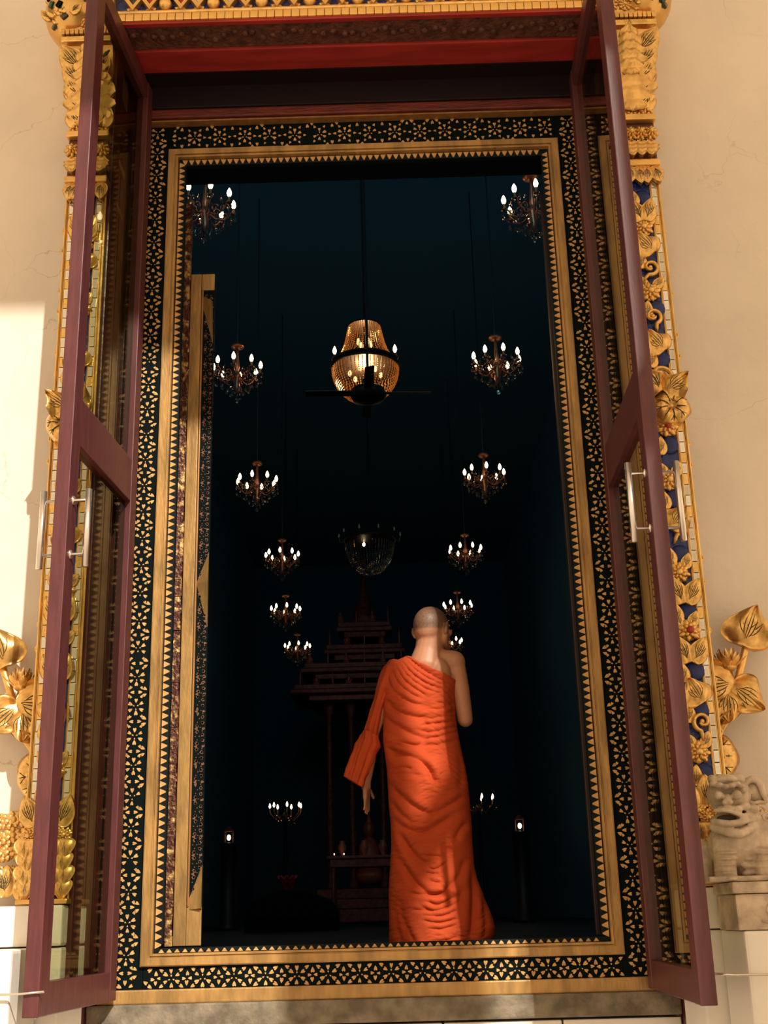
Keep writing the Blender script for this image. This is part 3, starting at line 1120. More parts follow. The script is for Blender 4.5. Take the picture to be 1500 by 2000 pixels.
def diamond_mesh(gem):
    mb = MB()
    P = [(0, 0.075), (0.062, 0), (0, -0.075), (-0.062, 0)]
    Q = [(0, 0.036), (0.030, 0), (0, -0.036), (-0.030, 0)]
    v = [(x, -0.038, z) for x, z in P] + [(x, -0.034, z) for x, z in Q] + [(x, 0.0, z) for x, z in P] + [(x, 0.0, z) for x, z in Q]
    f = []
    for i in range(4):
        k = (i + 1) % 4
        f += [(i, k, 4 + k, 4 + i), (i, 8 + i, 8 + k, k), (4 + i, 4 + k, 12 + k, 12 + i)]
    mb.add(v, f)
    mb.use(1).ell((0, -0.012, 0), (0.026, 0.014, 0.03), 8, 5)
    return mb.mesh('lattice_diamond', [GOLD, gem])


dms = [diamond_mesh(g) for g in (GREYGEM, REDGEM, WHITEGEM)]
pend = MB().ell((0, -0.03, 0), (0.030, 0.03, 0.032), 10, 7).ell((0, -0.03, 0.04), (0.022, 0.025, 0.03), 8, 6).mesh('bud_drop', GOLD, True)
for i in range(10):
    x = -1.1025 + i * 0.245
    for q, (dx, dz) in enumerate(((-0.043, 0.128), (0.043, 0.128), (0.0, 0.195), (-0.086, 0.195), (0.086, 0.195))):
        link('lattice_diamond', dms[(i + q) % 3], LT, (x + dx, -0.004 * (q % 2), dz), None, (0.72, 1.1, 0.92))
    if i < 9:
        link('bud_drop', pend, LT, (x + 0.1225, 0.0, 0.095), None, (1.15, 1.1, 1.1))
        put('carved_flower', FLO, LT, x + 0.1225, -0.01, 0.20, 0.08)
    for s in (-1, 1):
        put('carved_leaf', LEAF, LT, x + s * 0.02, -0.012, 0.055, 0.06, s * 1.15, s)


# ---------------------------------------------------------------- lotus sprays on the wall
def spray(sd):
    side = 'left' if sd < 0 else 'right'
    Y = WY
    root = thing('gilded_lotus_spray', 'gilded lotus leaves and buds rising from the foot of the %s pilaster onto the wall' % side, 'wall carving', (sd * 1.46, Y, 0.262), 0, 'gilded lotus sprays')

    def P(px, py, dy=0.0):
        p = at(px, py, Y - 0.12)
        return Vector((sd * p.x - sd * 1.46, -0.10 + dy, p.z - 0.262))
    A = P(1405, 1425)
    stems = [[(1400, 1440), (1425, 1400), (1438, 1350), (1450, 1300), (1462, 1250), (1468, 1215)],
             [(1385, 1500), (1400, 1440), (1420, 1400), (1428, 1370)],
             [(1372, 1460), (1378, 1430), (1380, 1405)], [(1385, 1465), (1386, 1430), (1384, 1405)],
             [(1365, 1455), (1362, 1425), (1372, 1400)], [(1428, 1370), (1436, 1340), (1425, 1310)]]
    for s in stems:
        MB().tube([P(*q) for q in s], [0.017] * len(s), 8).build('stem', GOLD, root, True)
    MB().tube([P(1385, 1500, .04), P(1385, 1690, .04)], 0.045, 8).build('back_stem', GOLD, root, True)
    # upright folded leaf at the tip
    p = P(1448, 1262)
    put('folded_leaf', BROAD, root, p.x, p.y, p.z, 0.185, sd * 0.42, sd, 0.16)
    p = P(1423, 1308)
    put('lotus_bud', BUD, root, p.x, p.y + .02, p.z, 0.125, -sd * .05, sd, 0.15)
    # drooping leaf
    p = P(1432, 1335)
    put('folded_leaf', BROAD, root, p.x, p.y - .01, p.z, 0.19, -sd * 1.75, sd, 0.16)
    put('folded_leaf', BROAD, root, p.x - sd * .02, p.y - .01, p.z - .01, 0.17, sd * 2.35, sd, 0.16)
    put('folded_leaf', BROAD, root, p.x - sd * .04, p.y - .02, p.z - .03, 0.15, pi + sd * 0.1, sd, 0.16)
    p = P(1379, 1418)
    put('lotus_bud', BUD, root, p.x, p.y - .02, p.z, 0.150, 0, sd, 0.16)
    # big round leaf
    p = P(1388, 1478)
    link('lotus_leaf', LOTUS, root, (p.x, p.y + 0.02, p.z), (0, 0.3, 0), (sd * 0.122, 0.14, 0.125))
    p = P(1385, 1560)
    link('lotus_leaf', LOTUS, root, (p.x - sd * .02, p.y, p.z + .02), (0.2, 1.3, 0), (sd * 0.10, 0.14, 0.09))
    R = random.Random(5 + sd)
    for k in range(9):
        px, py = 1355 + 30 * (k % 3) + R.uniform(-6, 6), 1595 + 26 * (k // 3) + R.uniform(-5, 5)
        p = P(px, py)
        put('carved_flower', [FLO8, FLO_R, FLO][k % 3] if k % 3 != 1 else FLO8, root, p.x, p.y, p.z, 0.085, R.random())
    for k in range(12):
        px, py = 1350 + 22 * (k % 4) + 10 * ((k // 4) % 2), 1660 + 30 * (k // 4)
        p = P(px, py)
        put('scale_petal', SCALE, root, p.x, p.y, max(p.z + 0.06, 0.112), 0.10, pi + R.uniform(-.1, .1))
    for k in range(18):
        px, py = 1437 + 17 * (k % 4) + R.uniform(-4, 4), 1560 + 34 * (k // 4) + R.uniform(-6, 6)
        p = P(px, py)
        put('carved_flower', FLO, root, p.x, p.y + .03, p.z, 0.075, R.random())
    for k in range(6):
        p = P(1440 + 12 * k, 1700 + R.uniform(-14, 8))
        put('carved_leaf', LEAF, root, p.x, p.y, max(p.z - .04, 0.02), 0.13, sd * R.uniform(-.5, .8), sd)
    return root


spray(-1)
spray(1)

# ---------------------------------------------------------------- plinths and piers
for s, side in ((-1, 'left'), (1, 'right')):
    t = thing('plinth', 'white stone plinth under the %s gilded pilaster' % side, 'plinth', (s * 1.40, -0.40, -1.6), 0, 'plinths under the pilasters')
    MB().bbox(-0.158, 0.205, -0.20, 0.175, 0, 1.70, 0.01, Matrix.Scale(s, 4, (1, 0, 0))).build('shaft', WHITEST, t)
    MB().bbox(-0.158, 0.205, -0.215, 0.175, 1.705, 1.858, 0.012, Matrix.Scale(s, 4, (1, 0, 0))).build('cap', WHITEST, t)
    MB().bbox(0.207, 0.36, 0.02, 0.175, 1.705, 1.85, 0.012, Matrix.Scale(s, 4, (1, 0, 0))).build('side_ledge', WHITEST, t)
    t = thing('pier', 'white painted pier with a sunk panel, %s' % ('under the stone lion' if s > 0 else 'at the lower left edge'), 'pier', (s * 1.585, -0.80, -1.6), 0, 'white piers flanking the steps')
    MB().bbox(-0.26, 0.30, -0.16, 0.18, 0, 1.70, 0.012, Matrix.Scale(s, 4, (1, 0, 0))).build('body', WHITEST, t)
    mb = MB()
    for a, b, c, d in ((-0.11, 0.30, 1.53, 1.555), (-0.11, -0.085, 0.6, 1.53)):
        mb.bbox(a, b, -0.175, -0.15, c, d, 0.004, Matrix.Scale(s, 4, (1, 0, 0)))
    mb.build('panel_moulding', WHITEST, t)
    MB().bbox(-0.08, 0.30, -0.168, -0.15, 0.6, 1.515, 0.004, Matrix.Scale(s, 4, (1, 0, 0))).build('panel', WHITEST, t)
    # hook and eye that holds the leaf open
    d = thing('door_stay', 'metal hook and eye holding the %s glass leaf open against the pier' % side, 'door hook', (s * 1.19, -1.0, -0.04), 0, 'hooks holding the glass doors open')
    x1 = s * 0.325
    MB().tube([(0, 0, 0), (x1 * 0.25, 0.005, -0.006), (x1 * .75, 0.01, -0.008), (x1 * 0.93, 0.012, -0.003)], 0.0045, 8).build('hook_rod', STEEL, d, True)
    MB().tube([(x1 + 0.020 * cos(a), 0.012, 0.020 * sin(a)) for a in np.linspace(0, 2 * pi, 17)], 0.0045, 8).build('eye_ring', STEEL, d, True)
    MB().tube([(x1, 0.012, 0.0), (x1 + s * 0.005, 0.04, 0.0)], 0.006, 8).build('eye_screw', STEEL, d, True)
# ================================================================ STONE LION
LY = -0.80
LI = thing('stone_lion', 'carved marble guardian lion seated on the white pier at the right edge', 'statue', (1.50, LY, 0.272))
lp0 = Vector((1.50, LY, 0.272))


def lp(px, py, dy=0.0):
    p = at(px, py, LY)
    return Vector((p.x - lp0.x, dy, p.z - lp0.z))


B = MB()
u = 0.00196            # metres per photo pixel at the lion
# skull, muzzle and jaw, looking to the left
LQ = lambda x, y, d=0.0: lp(1340 + x * .16, 1480 + y * .16, d)
B.ell(LQ(520, 450, 0.0), (0.085, 0.080, 0.075), 18, 12)
B.ell(LQ(440, 290, -0.030), (0.062, 0.062, 0.024), 16, 10)                    # crown
B.ell(LQ(590, 280, -0.020), (0.034, 0.06, 0.028), 14, 10)
B.ell(LQ(265, 275, -0.060), (0.017, 0.022, 0.015), 10, 8)
for x, y, d, r in ((270, 345, -.085, .017), (330, 365, -.098, .017), (400, 385, -.104, .017), (465, 372, -.106, .018), (530, 350, -.102, .018), (590, 372, -.088, .017), (630, 420, -.070, .015)):
    B.ell(LQ(x, y, d), (r, 0.020, 0.011), 10, 8)                               # rolled brow
for x, d, r in ((325, -.088, .0155), (535, -.094, .0175)):
    B.ell(LQ(x, 482, d - 0.004), (r * 1.15, 0.020, r * 1.1), 14, 10)                          # bulging eyes
B.ell(LQ(425, 530, -0.098), (0.016, 0.026, 0.020), 12, 8)                     # bridge and nose
B.ell(LQ(385, 575, -0.112), (0.013, 0.016, 0.010), 10, 8)
B.ell(LQ(440, 572, -0.114), (0.014, 0.016, 0.011), 10, 8)
B.ell(LQ(415, 555, -0.116), (0.014, 0.014, 0.011), 10, 8)
B.ell(LQ(560, 650, -0.098), (0.016, 0.018, 0.014), 12, 8)                     # cheek knobs
B.ell(LQ(645, 612, -0.088), (0.021, 0.024, 0.018), 12, 8)
B.ell(LQ(760, 640, -0.055), (0.028, 0.035, 0.018), 12, 8)
B.ell(LQ(440, 640, -0.080), (0.044, 0.030, 0.013), 14, 8)                     # muzzle
up = [(285, 668, -.088), (360, 662, -.106), (450, 680, -.112), (540, 712, -.106), (610, 730, -.094), (700, 705, -.072), (790, 712, -.050), (855, 690, -.025)]
for p_, q_ in zip(up, up[1:]):
    B.cap(LQ(*p_), LQ(*q_), 0.0085, 0.0085, 10)
lo_ = [(275, 800, -.080), (350, 815, -.100), (450, 830, -.108), (560, 815, -.104), (660, 780, -.084), (760, 765, -.058), (860, 740, -.030)]
for p_, q_ in zip(lo_, lo_[1:]):
    B.cap(LQ(*p_), LQ(*q_), 0.013, 0.013, 10)
lo_ = [(290, 860, -.066), (380, 895, -.082), (480, 930, -.088), (580, 940, -.086), (680, 905, -.070), (780, 855, -.048), (870, 800, -.020)]
for p_, q_ in zip(lo_, lo_[1:]):
    B.cap(LQ(*p_), LQ(*q_), 0.019, 0.019, 10)
B.ell(LQ(620, 870, -0.015), (0.085, 0.062, 0.024), 16, 10)
B.ell(LQ(400, 845, -0.040), (0.050, 0.045, 0.016), 14, 10)
B.ell(LQ(560, 770, 0.0), (0.085, 0.062, 0.035), 16, 10)
B.ell(LQ(640, 740, -0.03), (0.03, 0.05, 0.018), 14, 10)                       # back of the mouth
B.ell(LQ(800, 700, 0.01), (0.035, 0.06, 0.045), 14, 10)
# chest, body, legs
B.ell(lp(1440, 1650, 0.02), (0.11, 0.10, 0.09), 18, 12)
B.ell(lp(1480, 1650, 0.03), (0.13, 0.10, 0.12), 18, 12)
B.ell(lp(1505, 1690, 0.03), (0.13, 0.10, 0.10), 18, 12)
B.cap(lp(1408, 1638, -0.02), lp(1412, 1715, -0.05), 0.042, 0.042, 14)
B.ell(lp(1413, 1719, -0.075), (0.044, 0.055, 0.022), 14, 8)
B.cap(lp(1486, 1640, -0.03), lp(1492, 1712, -0.05), 0.045, 0.044, 14)
B.ell(lp(1494, 1719, -0.075), (0.046, 0.055, 0.022), 14, 8)
B.cap(lp(1386, 1660, 0.07), lp(1388, 1712, 0.07), 0.038, 0.034, 12)
for k in range(5):                                                            # scaled breast plates and leg rolls
    B.ell(lp(1450 + 2 * k, 1650 + 14 * k, -0.055 + .006 * k), (0.026, 0.02, 0.012), 12, 6)
    B.ell(lp(1410, 1668 + 11 * k, -0.052), (0.043, 0.042, 0.009), 14, 6)
    B.ell(lp(1489, 1655 + 13 * k, -0.05), (0.046, 0.044, 0.010), 14, 6)
B.ell(lp(1472, 1722, -0.06), (0.02, 0.03, 0.018), 10, 8)
lb = blob(B, 'body', MARBLE, LI, 0.0040, 2, 0.4)
for q in lb.data.vertices:
    q.co.z = max(q.co.z, 0.003)
MB().bbox(-0.27, 0.24, -0.12, 0.13, 0.0, 0.02, 0.008).build('base_slab', MARBLE, LI)
# ear with curled inside
E_ = MB()
rim = [(1448, 1553), (1449, 1538), (1456, 1527), (1466, 1523), (1477, 1526), (1484, 1537), (1488, 1552), (1493, 1567), (1482, 1567), (1470, 1571), (1458, 1566)]
E_.tube([lp(x, y, -0.02) for x, y in rim], [0.010, 0.012, 0.014, 0.015, 0.015, 0.014, 0.012, 0.008, 0.008, 0.010, 0.009], 8)
pl = [lp(x, y, 0.0) for x, y in rim]
fr = [p + Vector((0, -0.012, 0)) for p in pl]
nn = len(pl)
E_.add(fr + pl, [tuple(range(nn)), tuple(range(2 * nn - 1, nn - 1, -1))] + [(i, nn + i, nn + (i + 1) % nn, (i + 1) % nn) for i in range(nn)])
E_.tube([lp(1458 + (1 - t * .75) * 8 * cos(6 * t), 1553 - (1 - t * .75) * 8 * sin(6 * t), -0.02) for t in np.linspace(0, 1, 16)], 0.006, 7)
E_.build('ear', MARBLE, LI, True)
E2 = MB()
E2.ell(LQ(450, 752, -0.058), (0.040, 0.014, 0.013), 14, 8).build('mouth_shade', mat('mouth_shade_dark', (0.10, 0.065, 0.04), 0.8), LI, True)  # dark colour stands in for the shade inside the open mouth
for k in range(5):
    p = lp(1480 + (k % 2) * 14, 1585 + 14 * k, 0.0)
    MB().tube([(p.x + 0.022 * (1 - t * .7) * cos(7 * t), p.y - 0.03, p.z + 0.022 * (1 - t * .7) * sin(7 * t)) for t in np.linspace(0, 1, 14)], 0.007, 6).build('mane_curl', MARBLE, LI, True)
# pedestal block with carved scroll frieze between the lion and the pier
PD = thing('lion_pedestal', 'carved marble block with scroll frieze between the stone lion and the pier', 'pedestal', (1.50, LY, 0.102))
MB().bbox(-0.19, 0.42, -0.155, 0.13, 0.0, 0.125, 0.006).build('block', MARBLE, PD)
MB().bbox(-0.20, 0.43, -0.168, 0.13, 0.127, 0.168, 0.008).build('top_slab', MARBLE, PD)
for k in range(5):
    x = -0.06 + 0.085 * k
    s = 1 if k % 2 == 0 else -1
    pts = [(x + 0.03 * (1 - t * .7) * cos(6.5 * t) * s, -0.157, 0.065 + 0.03 * (1 - t * .7) * sin(6.5 * t)) for t in np.linspace(0, 1, 16)]
    pts += [(x + 0.045 * s, -0.157, 0.05), (x + 0.07 * s, -0.157, 0.035)] if False else []
    MB().tube(pts, 0.0055, 6).build('scroll_relief', MARBLE, PD, True)
    MB().tube([(x - .045, -0.157, 0.03), (x, -0.158, 0.022), (x + .045, -0.157, 0.03)], 0.004, 6).build('leaf_relief', MARBLE, PD, True)


# ================================================================ CHANDELIERS
def cup(mb, x, y, z, s=1.0):
    mb.lathe([(0.008 * s, z - 0.02 * s), (0.03 * s, z - 0.006 * s), (0.034 * s, z + 0.004 * s), (0.012 * s, z + 0.004 * s)], 10, Matrix.Translation((x, y, 0)))


def build_chandelier():
    """origin at the height of the bulb ring; 8 curled arms"""
    root = thing('chandelier', '', 'chandelier')
    rod_h = 5.0
    MB().tube([(0, 0, 0.36), (0, 0, 7.0)], 0.008, 6).build('rod', DARKMETAL, root)
    MB().lathe([(0.012, 0.40), (0.07, 0.385), (0.095, 0.355), (0.085, 0.335), (0.03, 0.32)], 18).build('top_cup', BRASS, root, True)
    MB().lathe([(0.018, 0.33), (0.022, 0.22), (0.030, 0.10), (0.040, 0.02), (0.028, -0.02), (0.035, -0.05), (0.06, -0.08), (0.065, -0.14), (0.04, -0.22),
                (0.05, -0.28), (0.03, -0.34), (0.012, -0.38)], 14).build('stem', BRASS, root, True)
    am = MB()
    pts, rad = [], []
    for i in range(17):
        t = i / 16
        pts.append((0.04 + 0.29 * t, 0, -0.10 - 0.085 * sin(t * pi * 1.15) + 0.035 * t * t))
        rad.append(0.012 - 0.003 * t)
    am.tube(pts, rad, 6)
    am.tube([(0.13 + 0.05 * cos(a) * (1 - a / 9), 0, -0.075 + 0.05 * sin(a) * (1 - a / 9)) for a in np.linspace(0, 6.5, 14)], 0.007, 5)
    am.tube([(0.24 + 0.04 * cos(a) * (1 - a / 9), 0, -0.10 - 0.04 * sin(a) * (1 - a / 9)) for a in np.linspace(0, 6.5, 14)], 0.006, 5)
    cup(am, 0.33, 0, -0.072, 1.1)
    am = am.mesh('arm', BRASS, True)
    cm = MB().lathe([(0.012, -0.07), (0.012, 0.0), (0.013, 0.002)], 10, Matrix.Translation((0.33, 0, 0))).mesh('candle', CANDLE, True)
    bm_ = MB().lathe([(0.010, 0.0), (0.024, 0.026), (0.029, 0.050), (0.022, 0.082), (0.009, 0.110), (0.001, 0.12)], 10, Matrix.Translation((0.33, 0, 0))).mesh('bulb', BULB, True)
    for k in range(8):
        a = link('arm', am, root, None, (0, 0, 2 * pi * k / 8))
        link('candle', cm, a)
        link('bulb', bm_, a)
    cr = MB()
    R = random.Random(3)
    for ring, (rr, z, nn) in enumerate(((0.35, -0.13, 16), (0.30, -0.20, 14), (0.22, -0.27, 12), (0.14, -0.34, 9), (0.06, -0.40, 5), (0.27, -0.06, 10))):
        for k in range(nn):
            a = 2 * pi * k / nn + ring * .3
            zz = z + R.uniform(-.03, .03)
            cr.ell((rr * cos(a), rr * sin(a), zz), (0.018, 0.018, 0.024), 6, 4)
            cr.tube([(rr * cos(a), rr * sin(a), zz + .024), (rr * cos(a) * .97, rr * sin(a) * .97, zz + 0.06)], 0.002, 3)
    cr.ell((0, 0, -0.47), (0.03, 0.03, 0.04), 8, 5)
    o = cr.build('crystal_drops', CRYSTAL, root)
    o['kind'] = 'stuff'
    return root


CH0 = build_chandelier()
CHG = 'rows of candle chandeliers along the hall'
DEP = [6.3, 9.8, 13.5, 18.0, 21.6, 26.0]
ORD = ['first', 'second', 'third', 'fourth', 'fifth', 'sixth']
chands = []
LPX = [(401, 400), (463, 722), (502, 944), (551, 1088), (558, 1193), (581, 1265)]
RPX = [(1040, 398), (970, 705), (946, 928), (909, 1078), (894, 1186), (878, 1256)]
first = True
for row, pxs in (('left', LPX), ('right', RPX)):
    for k, (px, py) in enumerate(pxs):
        o = CH0 if first else copy_tree(CH0)
        first = False
        p = at(px, py, DEP[k])
        if row == 'left' and k == 0:
            lab = 'large candle chandelier half hidden behind the lacquer shutter, nearest of the left row'
        elif row == 'right' and k == 0:
            lab = 'large candle chandelier cut by the right gilt frame, nearest of the right row'
        elif row == 'right' and k == 5:
            lab = 'small candle chandelier just right of the cheek of the robed person'
        elif row == 'right' and k == 4:
            lab = 'small candle chandelier just above the shaved head of the robed person'
        else:
            lab = 'copper candle chandelier with crystal drops, %s from the viewer in the %s row' % (ORD[k], row)
        tag(o, lab, 'chandelier', CHG)
        o.name = 'chandelier' if o is CH0 else o.name
        o.location = p
        sc = [0.98, 1.0, 1.0, 1.0, 1.0, 1.0][k]
        o.scale = (sc, sc, sc)
        o.rotation_euler = (0, 0, random.uniform(0, 0.78))
        chands.append(o)
# two low candelabra by the altar
for px, py, lab in ((558, 1578, 'low wide candelabrum with five flames, standing left of the altar'), (934, 1562, 'low candelabrum half hidden behind the robed person, right of the altar')):
    p = at(px, py, 24.0)
    t = thing('candelabrum', lab, 'candelabrum', (p.x, p.y, 0.0), 0, 'low candelabra beside the altar')
    zt = p.z
    MB().lathe([(0.22, 0), (0.22, 0.05), (0.06, 0.12), (0.04, zt * 0.5), (0.06, zt * 0.52), (0.035, zt - 0.3), (0.08, zt - 0.2), (0.03, zt - 0.1)], 14).build('stand', DARKMETAL, t, True)
    for k in range(7):
        a = 2 * pi * k / 7 + 0.4
        arm = MB().tube([(0.03 * cos(a), 0.03 * sin(a), zt - 0.22), (0.2 * cos(a), 0.2 * sin(a), zt - 0.30), (0.36 * cos(a), 0.36 * sin(a), zt - 0.14), (0.38 * cos(a), 0.38 * sin(a), zt - 0.08)], 0.014, 6).build('arm', BRASS, t, True)
        MB().lathe([(0.014, zt - 0.10), (0.014, zt)], 8, Matrix.Translation((0.38 * cos(a), 0.38 * sin(a), 0))).build('candle', CANDLE, arm)
        MB().lathe([(0.012, zt), (0.028, zt + 0.04), (0.02, zt + 0.08), (0.002, zt + 0.12)], 8, Matrix.Translation((0.38 * cos(a), 0.38 * sin(a), 0))).build('flame', BULB, arm, True)
    cr = MB()
    R = random.Random(9)
    for k in range(40):
        a = R.uniform(0, 2 * pi)
        r = R.uniform(0.1, 0.42)
        cr.ell((r * cos(a), r * sin(a), zt - 0.15 - R.uniform(0, .2)), (0.022, 0.022, 0.03), 6, 4)
    o = cr.build('crystal_drops', CRYSTAL, t)
    o['kind'] = 'stuff'


# ---- big bead chandeliers on the hall's axis
def bead_chandelier(name, label, px, py, Y, W_, lit):
    p = at(px, py, Y)
    root = thing(name, label, 'chandelier', p, 0, 'large bead chandeliers on the axis of the hall')
    r1 = W_ * (0.59 if lit else 0.5)
    MB().tube([(0, 0, 0.6 * W_), (0, 0, 13.0 - p.z)], 0.012, 6).build('rod', DARKMETAL, root)
    if lit:
        prof = [(0.46, 0.70), (0.50, 0.60), (0.54, 0.48), (0.59, 0.36), (0.66, 0.24), (0.76, 0.13), (0.86, 0.06)]
        for a, b, nm in ((0.46, 0.715, 'top_ring'), (0.92, 0.03, 'ring'), (0.97, -0.06, 'ring')):
            MB().lathe([(a * r1 * 0.97, b * W_ - 0.012), (a * r1 * 1.03, b * W_ - 0.012), (a * r1 * 1.03, b * W_ + 0.012), (a * r1 * 0.97, b * W_ + 0.012)], 32).build(nm, DARKMETAL, root, True)
    else:
        prof = []
        MB().lathe([(r1 * 0.96, -0.012), (r1 * 1.02, -0.012), (r1 * 1.02, 0.012), (r1 * 0.96, 0.012)], 32).build('ring', DARKMETAL, root, True)
    bowl = [(0.96, -0.10), (0.95, -0.18), (0.91, -0.28), (0.83, -0.39), (0.71, -0.49), (0.55, -0.58), (0.36, -0.65), (0.18, -0.69)]

    def strings(pf, n, rb):
        mb = MB()
        for i in range(n):
            a = 2 * pi * i / n
            pts = []
            for (q0, h0), (q1, h1) in zip(pf, pf[1:]):
                for s in range(3):
                    t = s / 3
                    pts.append(((q0 + (q1 - q0) * t) * r1, (h0 + (h1 - h0) * t) * W_))
            for r, z in pts:
                mb.ell((r * cos(a), r * sin(a), z), (rb, rb, rb * 1.5), 5, 3)
        return mb
    if lit:
        o = strings(prof, 46, 0.0092).build('bead_tower', BEADS, root)
        o['kind'] = 'stuff'
        o = strings(bowl, 54, 0.0100).build('bead_bowl', BEADS, root)
        o['kind'] = 'stuff'
        for k in range(6):
            a = 2 * pi * k / 6 + 0.2
            MB().ell((0.45 * r1 * cos(a), 0.45 * r1 * sin(a), -0.18 * W_), (0.028, 0.028, 0.05), 8, 6).build('bulb', GLOW, root, True)
        for k in range(4):
            a = 2 * pi * k / 4 + 0.5
            MB().ell((0.2 * r1 * cos(a), 0.2 * r1 * sin(a), 0.40 * W_), (0.028, 0.028, 0.06), 8, 6).build('bulb', GLOW, root, True)
        for z, e in ((-0.22 * W_, 75), (0.38 * W_, 52)):
            li = bpy.data.lights.new('lamp', 'POINT')
            li.energy = e
            li.color = (1, 0.62, 0.26)
            li.shadow_soft_size = 0.10
            lo = bpy.data.objects.new('lamp', li)
            COL.objects.link(lo)
            lo.parent = root
            lo.location = (0, 0, z)
        for s in (-1, 1):
            am = MB().tube([(s * r1 * 0.9, 0, 0.03 * W_), (s * r1 * 0.97, 0, 0.10), (s * r1 * 0.87, 0, 0.18)], 0.009, 6).build('arm', DARKMETAL, root)
            MB().lathe([(0.012, 0.18), (0.026, 0.21), (0.030, 0.235), (0.02, 0.275), (0.002, 0.31)], 10, Matrix.Translation((s * r1 * 0.87, 0, 0))).build('bulb', BULB, am, True)
    else:
        o = strings(bowl, 48, 0.010).build('bead_bowl', CRYSTAL, root)
        o['kind'] = 'stuff'
        MB().ell((-0.12, 0.05, -0.06), (0.03, 0.03, 0.045), 8, 6).build('bulb', BULB, root, True)
        for k in range(10):
            a = 2 * pi * k / 10
            am = MB().tube([(r1 * cos(a), r1 * sin(a), 0), (r1 * 1.15 * cos(a), r1 * 1.15 * sin(a), -0.03), (r1 * 1.2 * cos(a), r1 * 1.2 * sin(a), 0.08)], 0.01, 5).build('arm', DARKMETAL, root)
            MB().lathe([(0.010, 0.08), (0.018, 0.10), (0.016, 0.13), (0.002, 0.17)], 8, Matrix.Translation((r1 * 1.2 * cos(a), r1 * 1.2 * sin(a), 0))).build('bulb', BULB_OFF, am, True)
    return root


bead_chandelier('bead_chandelier', 'bell-shaped amber bead chandelier glowing high in the middle of the hall', 713, 712, 10.5, 0.86, True)
bead_chandelier('bead_chandelier.001', 'dim crystal bowl chandelier with unlit candles, lower in the middle of the hall', 722, 1056, 17.5, 1.02, False)

# ---- ceiling fan in front of the bell chandelier
p = at(719, 768, 8.6)
FANT = thing('ceiling_fan', 'dark ceiling fan silhouetted in front of the glowing bell chandelier', 'ceiling fan', p)
MB().tube([(0, 0, 0.05), (0, 0, 13.0 - p.z)], 0.017, 8).build('down_rod', DARKMETAL, FANT)
MB().lathe([(0.02, 0.24), (0.06, 0.20), (0.075, 0.165), (0.035, 0.13), (0.03, 0.10), (0.12, 0.065), (0.215, 0.04), (0.235, -0.03), (0.20, -0.09), (0.08, -0.13), (0.01, -0.14)], 20).build('motor', DARKMETAL, FANT, True)
for k in range(4):
    b = MB().bbox(0.20, 0.80, -0.06, 0.06, -0.005, 0.005, 0.003).build('blade', FANM, FANT)
    b.rotation_euler = (0.2, 0, 0.05 + k * pi / 2)
    a = MB().bbox(0.10, 0.24, -0.02, 0.02, -0.008, 0.008, 0.003).build('blade_iron', DARKMETAL, b)


# ---------------------------------------------------------------- altar at the far end
def figure_mesh():
    mb = MB()
    mb.ell((0, 0, 0.06), (0.13, 0.09, 0.06), 10, 6)
    mb.ell((0, 0, 0.19), (0.075, 0.055, 0.11), 10, 6)
    mb.ell((0, 0, 0.34), (0.045, 0.045, 0.055), 8, 6)
    mb.lathe([(0.03, 0.37), (0.015, 0.41), (0.002, 0.46)], 7)
    for s in (-1, 1):
        mb.tube([(s * 0.075, 0, 0.26), (s * 0.12, -0.03, 0.16), (s * 0.05, -0.08, 0.09)], 0.022, 6)
    return mb.mesh('small_figure', ALTARF, True)


FIG = figure_mesh()
TOR = MB().lathe([(0.02, 0), (0.035, 0.04), (0.02, 0.12), (0.03, 0.2), (0.012, 0.36), (0.002, 0.5)], 8).mesh('finial', ALTARF, True)
AY = 31.0
axp = at(716, 1400, AY).x
AL = thing('tiered_altar', 'tall dark tiered altar with rows of small gilded figures at the end of the hall', 'altar', (axp, AY, 0))
tiers = [(1355, 575, 870), (1285, 600, 840), (1255, 640, 790), (1215, 660, 772)]
zt4 = [(at(716, y, AY).z, (at(b, y, AY).x - at(a, y, AY).x) / 2) for y, a, b in ((1350, 585, 850), (1308, 603, 830), (1268, 645, 790), (1222, 668, 768))]
for i, (z, hw) in enumerate(zt4):
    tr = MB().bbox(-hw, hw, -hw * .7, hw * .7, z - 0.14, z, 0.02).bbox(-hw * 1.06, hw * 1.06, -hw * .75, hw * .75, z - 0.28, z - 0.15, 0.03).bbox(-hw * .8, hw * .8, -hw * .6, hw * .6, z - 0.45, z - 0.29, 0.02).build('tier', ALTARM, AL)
    n = max(4, int(hw * 4.4))
    for k in range(n):
        x = -hw * 0.92 + 2 * hw * 0.92 * k / (n - 1)
        if (k + i) % 2:
            link('small_figure', FIG, tr, (x, -hw * .6, z), None, (0.8, 0.8, 0.8))
        else:
            link('finial', TOR, tr, (x, -hw * .62, z))
zb = zt4[0][0] - 0.45
for x in (-1.1, -0.45, 0.45, 1.1):
    MB().lathe([(0.16, 0.9), (0.16, 1.0), (0.10, 1.1), (0.09, zb - 0.4), (0.13, zb - 0.3), (0.17, zb)], 10, Matrix.Translation((x, -0.6, 0))).build('column', ALTARM, AL, True)
MB().bbox(-1.9, 1.9, -1.0, 1.0, 0, 0.35, 0.03).bbox(-1.7, 1.7, -0.9, 0.9, 0.36, 0.62, 0.03).bbox(-1.5, 1.5, -0.8, 0.8, 0.63, 0.9, 0.03).build('base', ALTARM, AL)
zz = zt4[-1][0]
MB().lathe([(0.55, zz), (0.4, zz + 0.3), (0.28, zz + 0.6), (0.12, zz + 1.0), (0.03, zz + 1.8), (0.003, zz + 2.2)], 12).build('spire', ALTARM, AL, True)
st = MB()
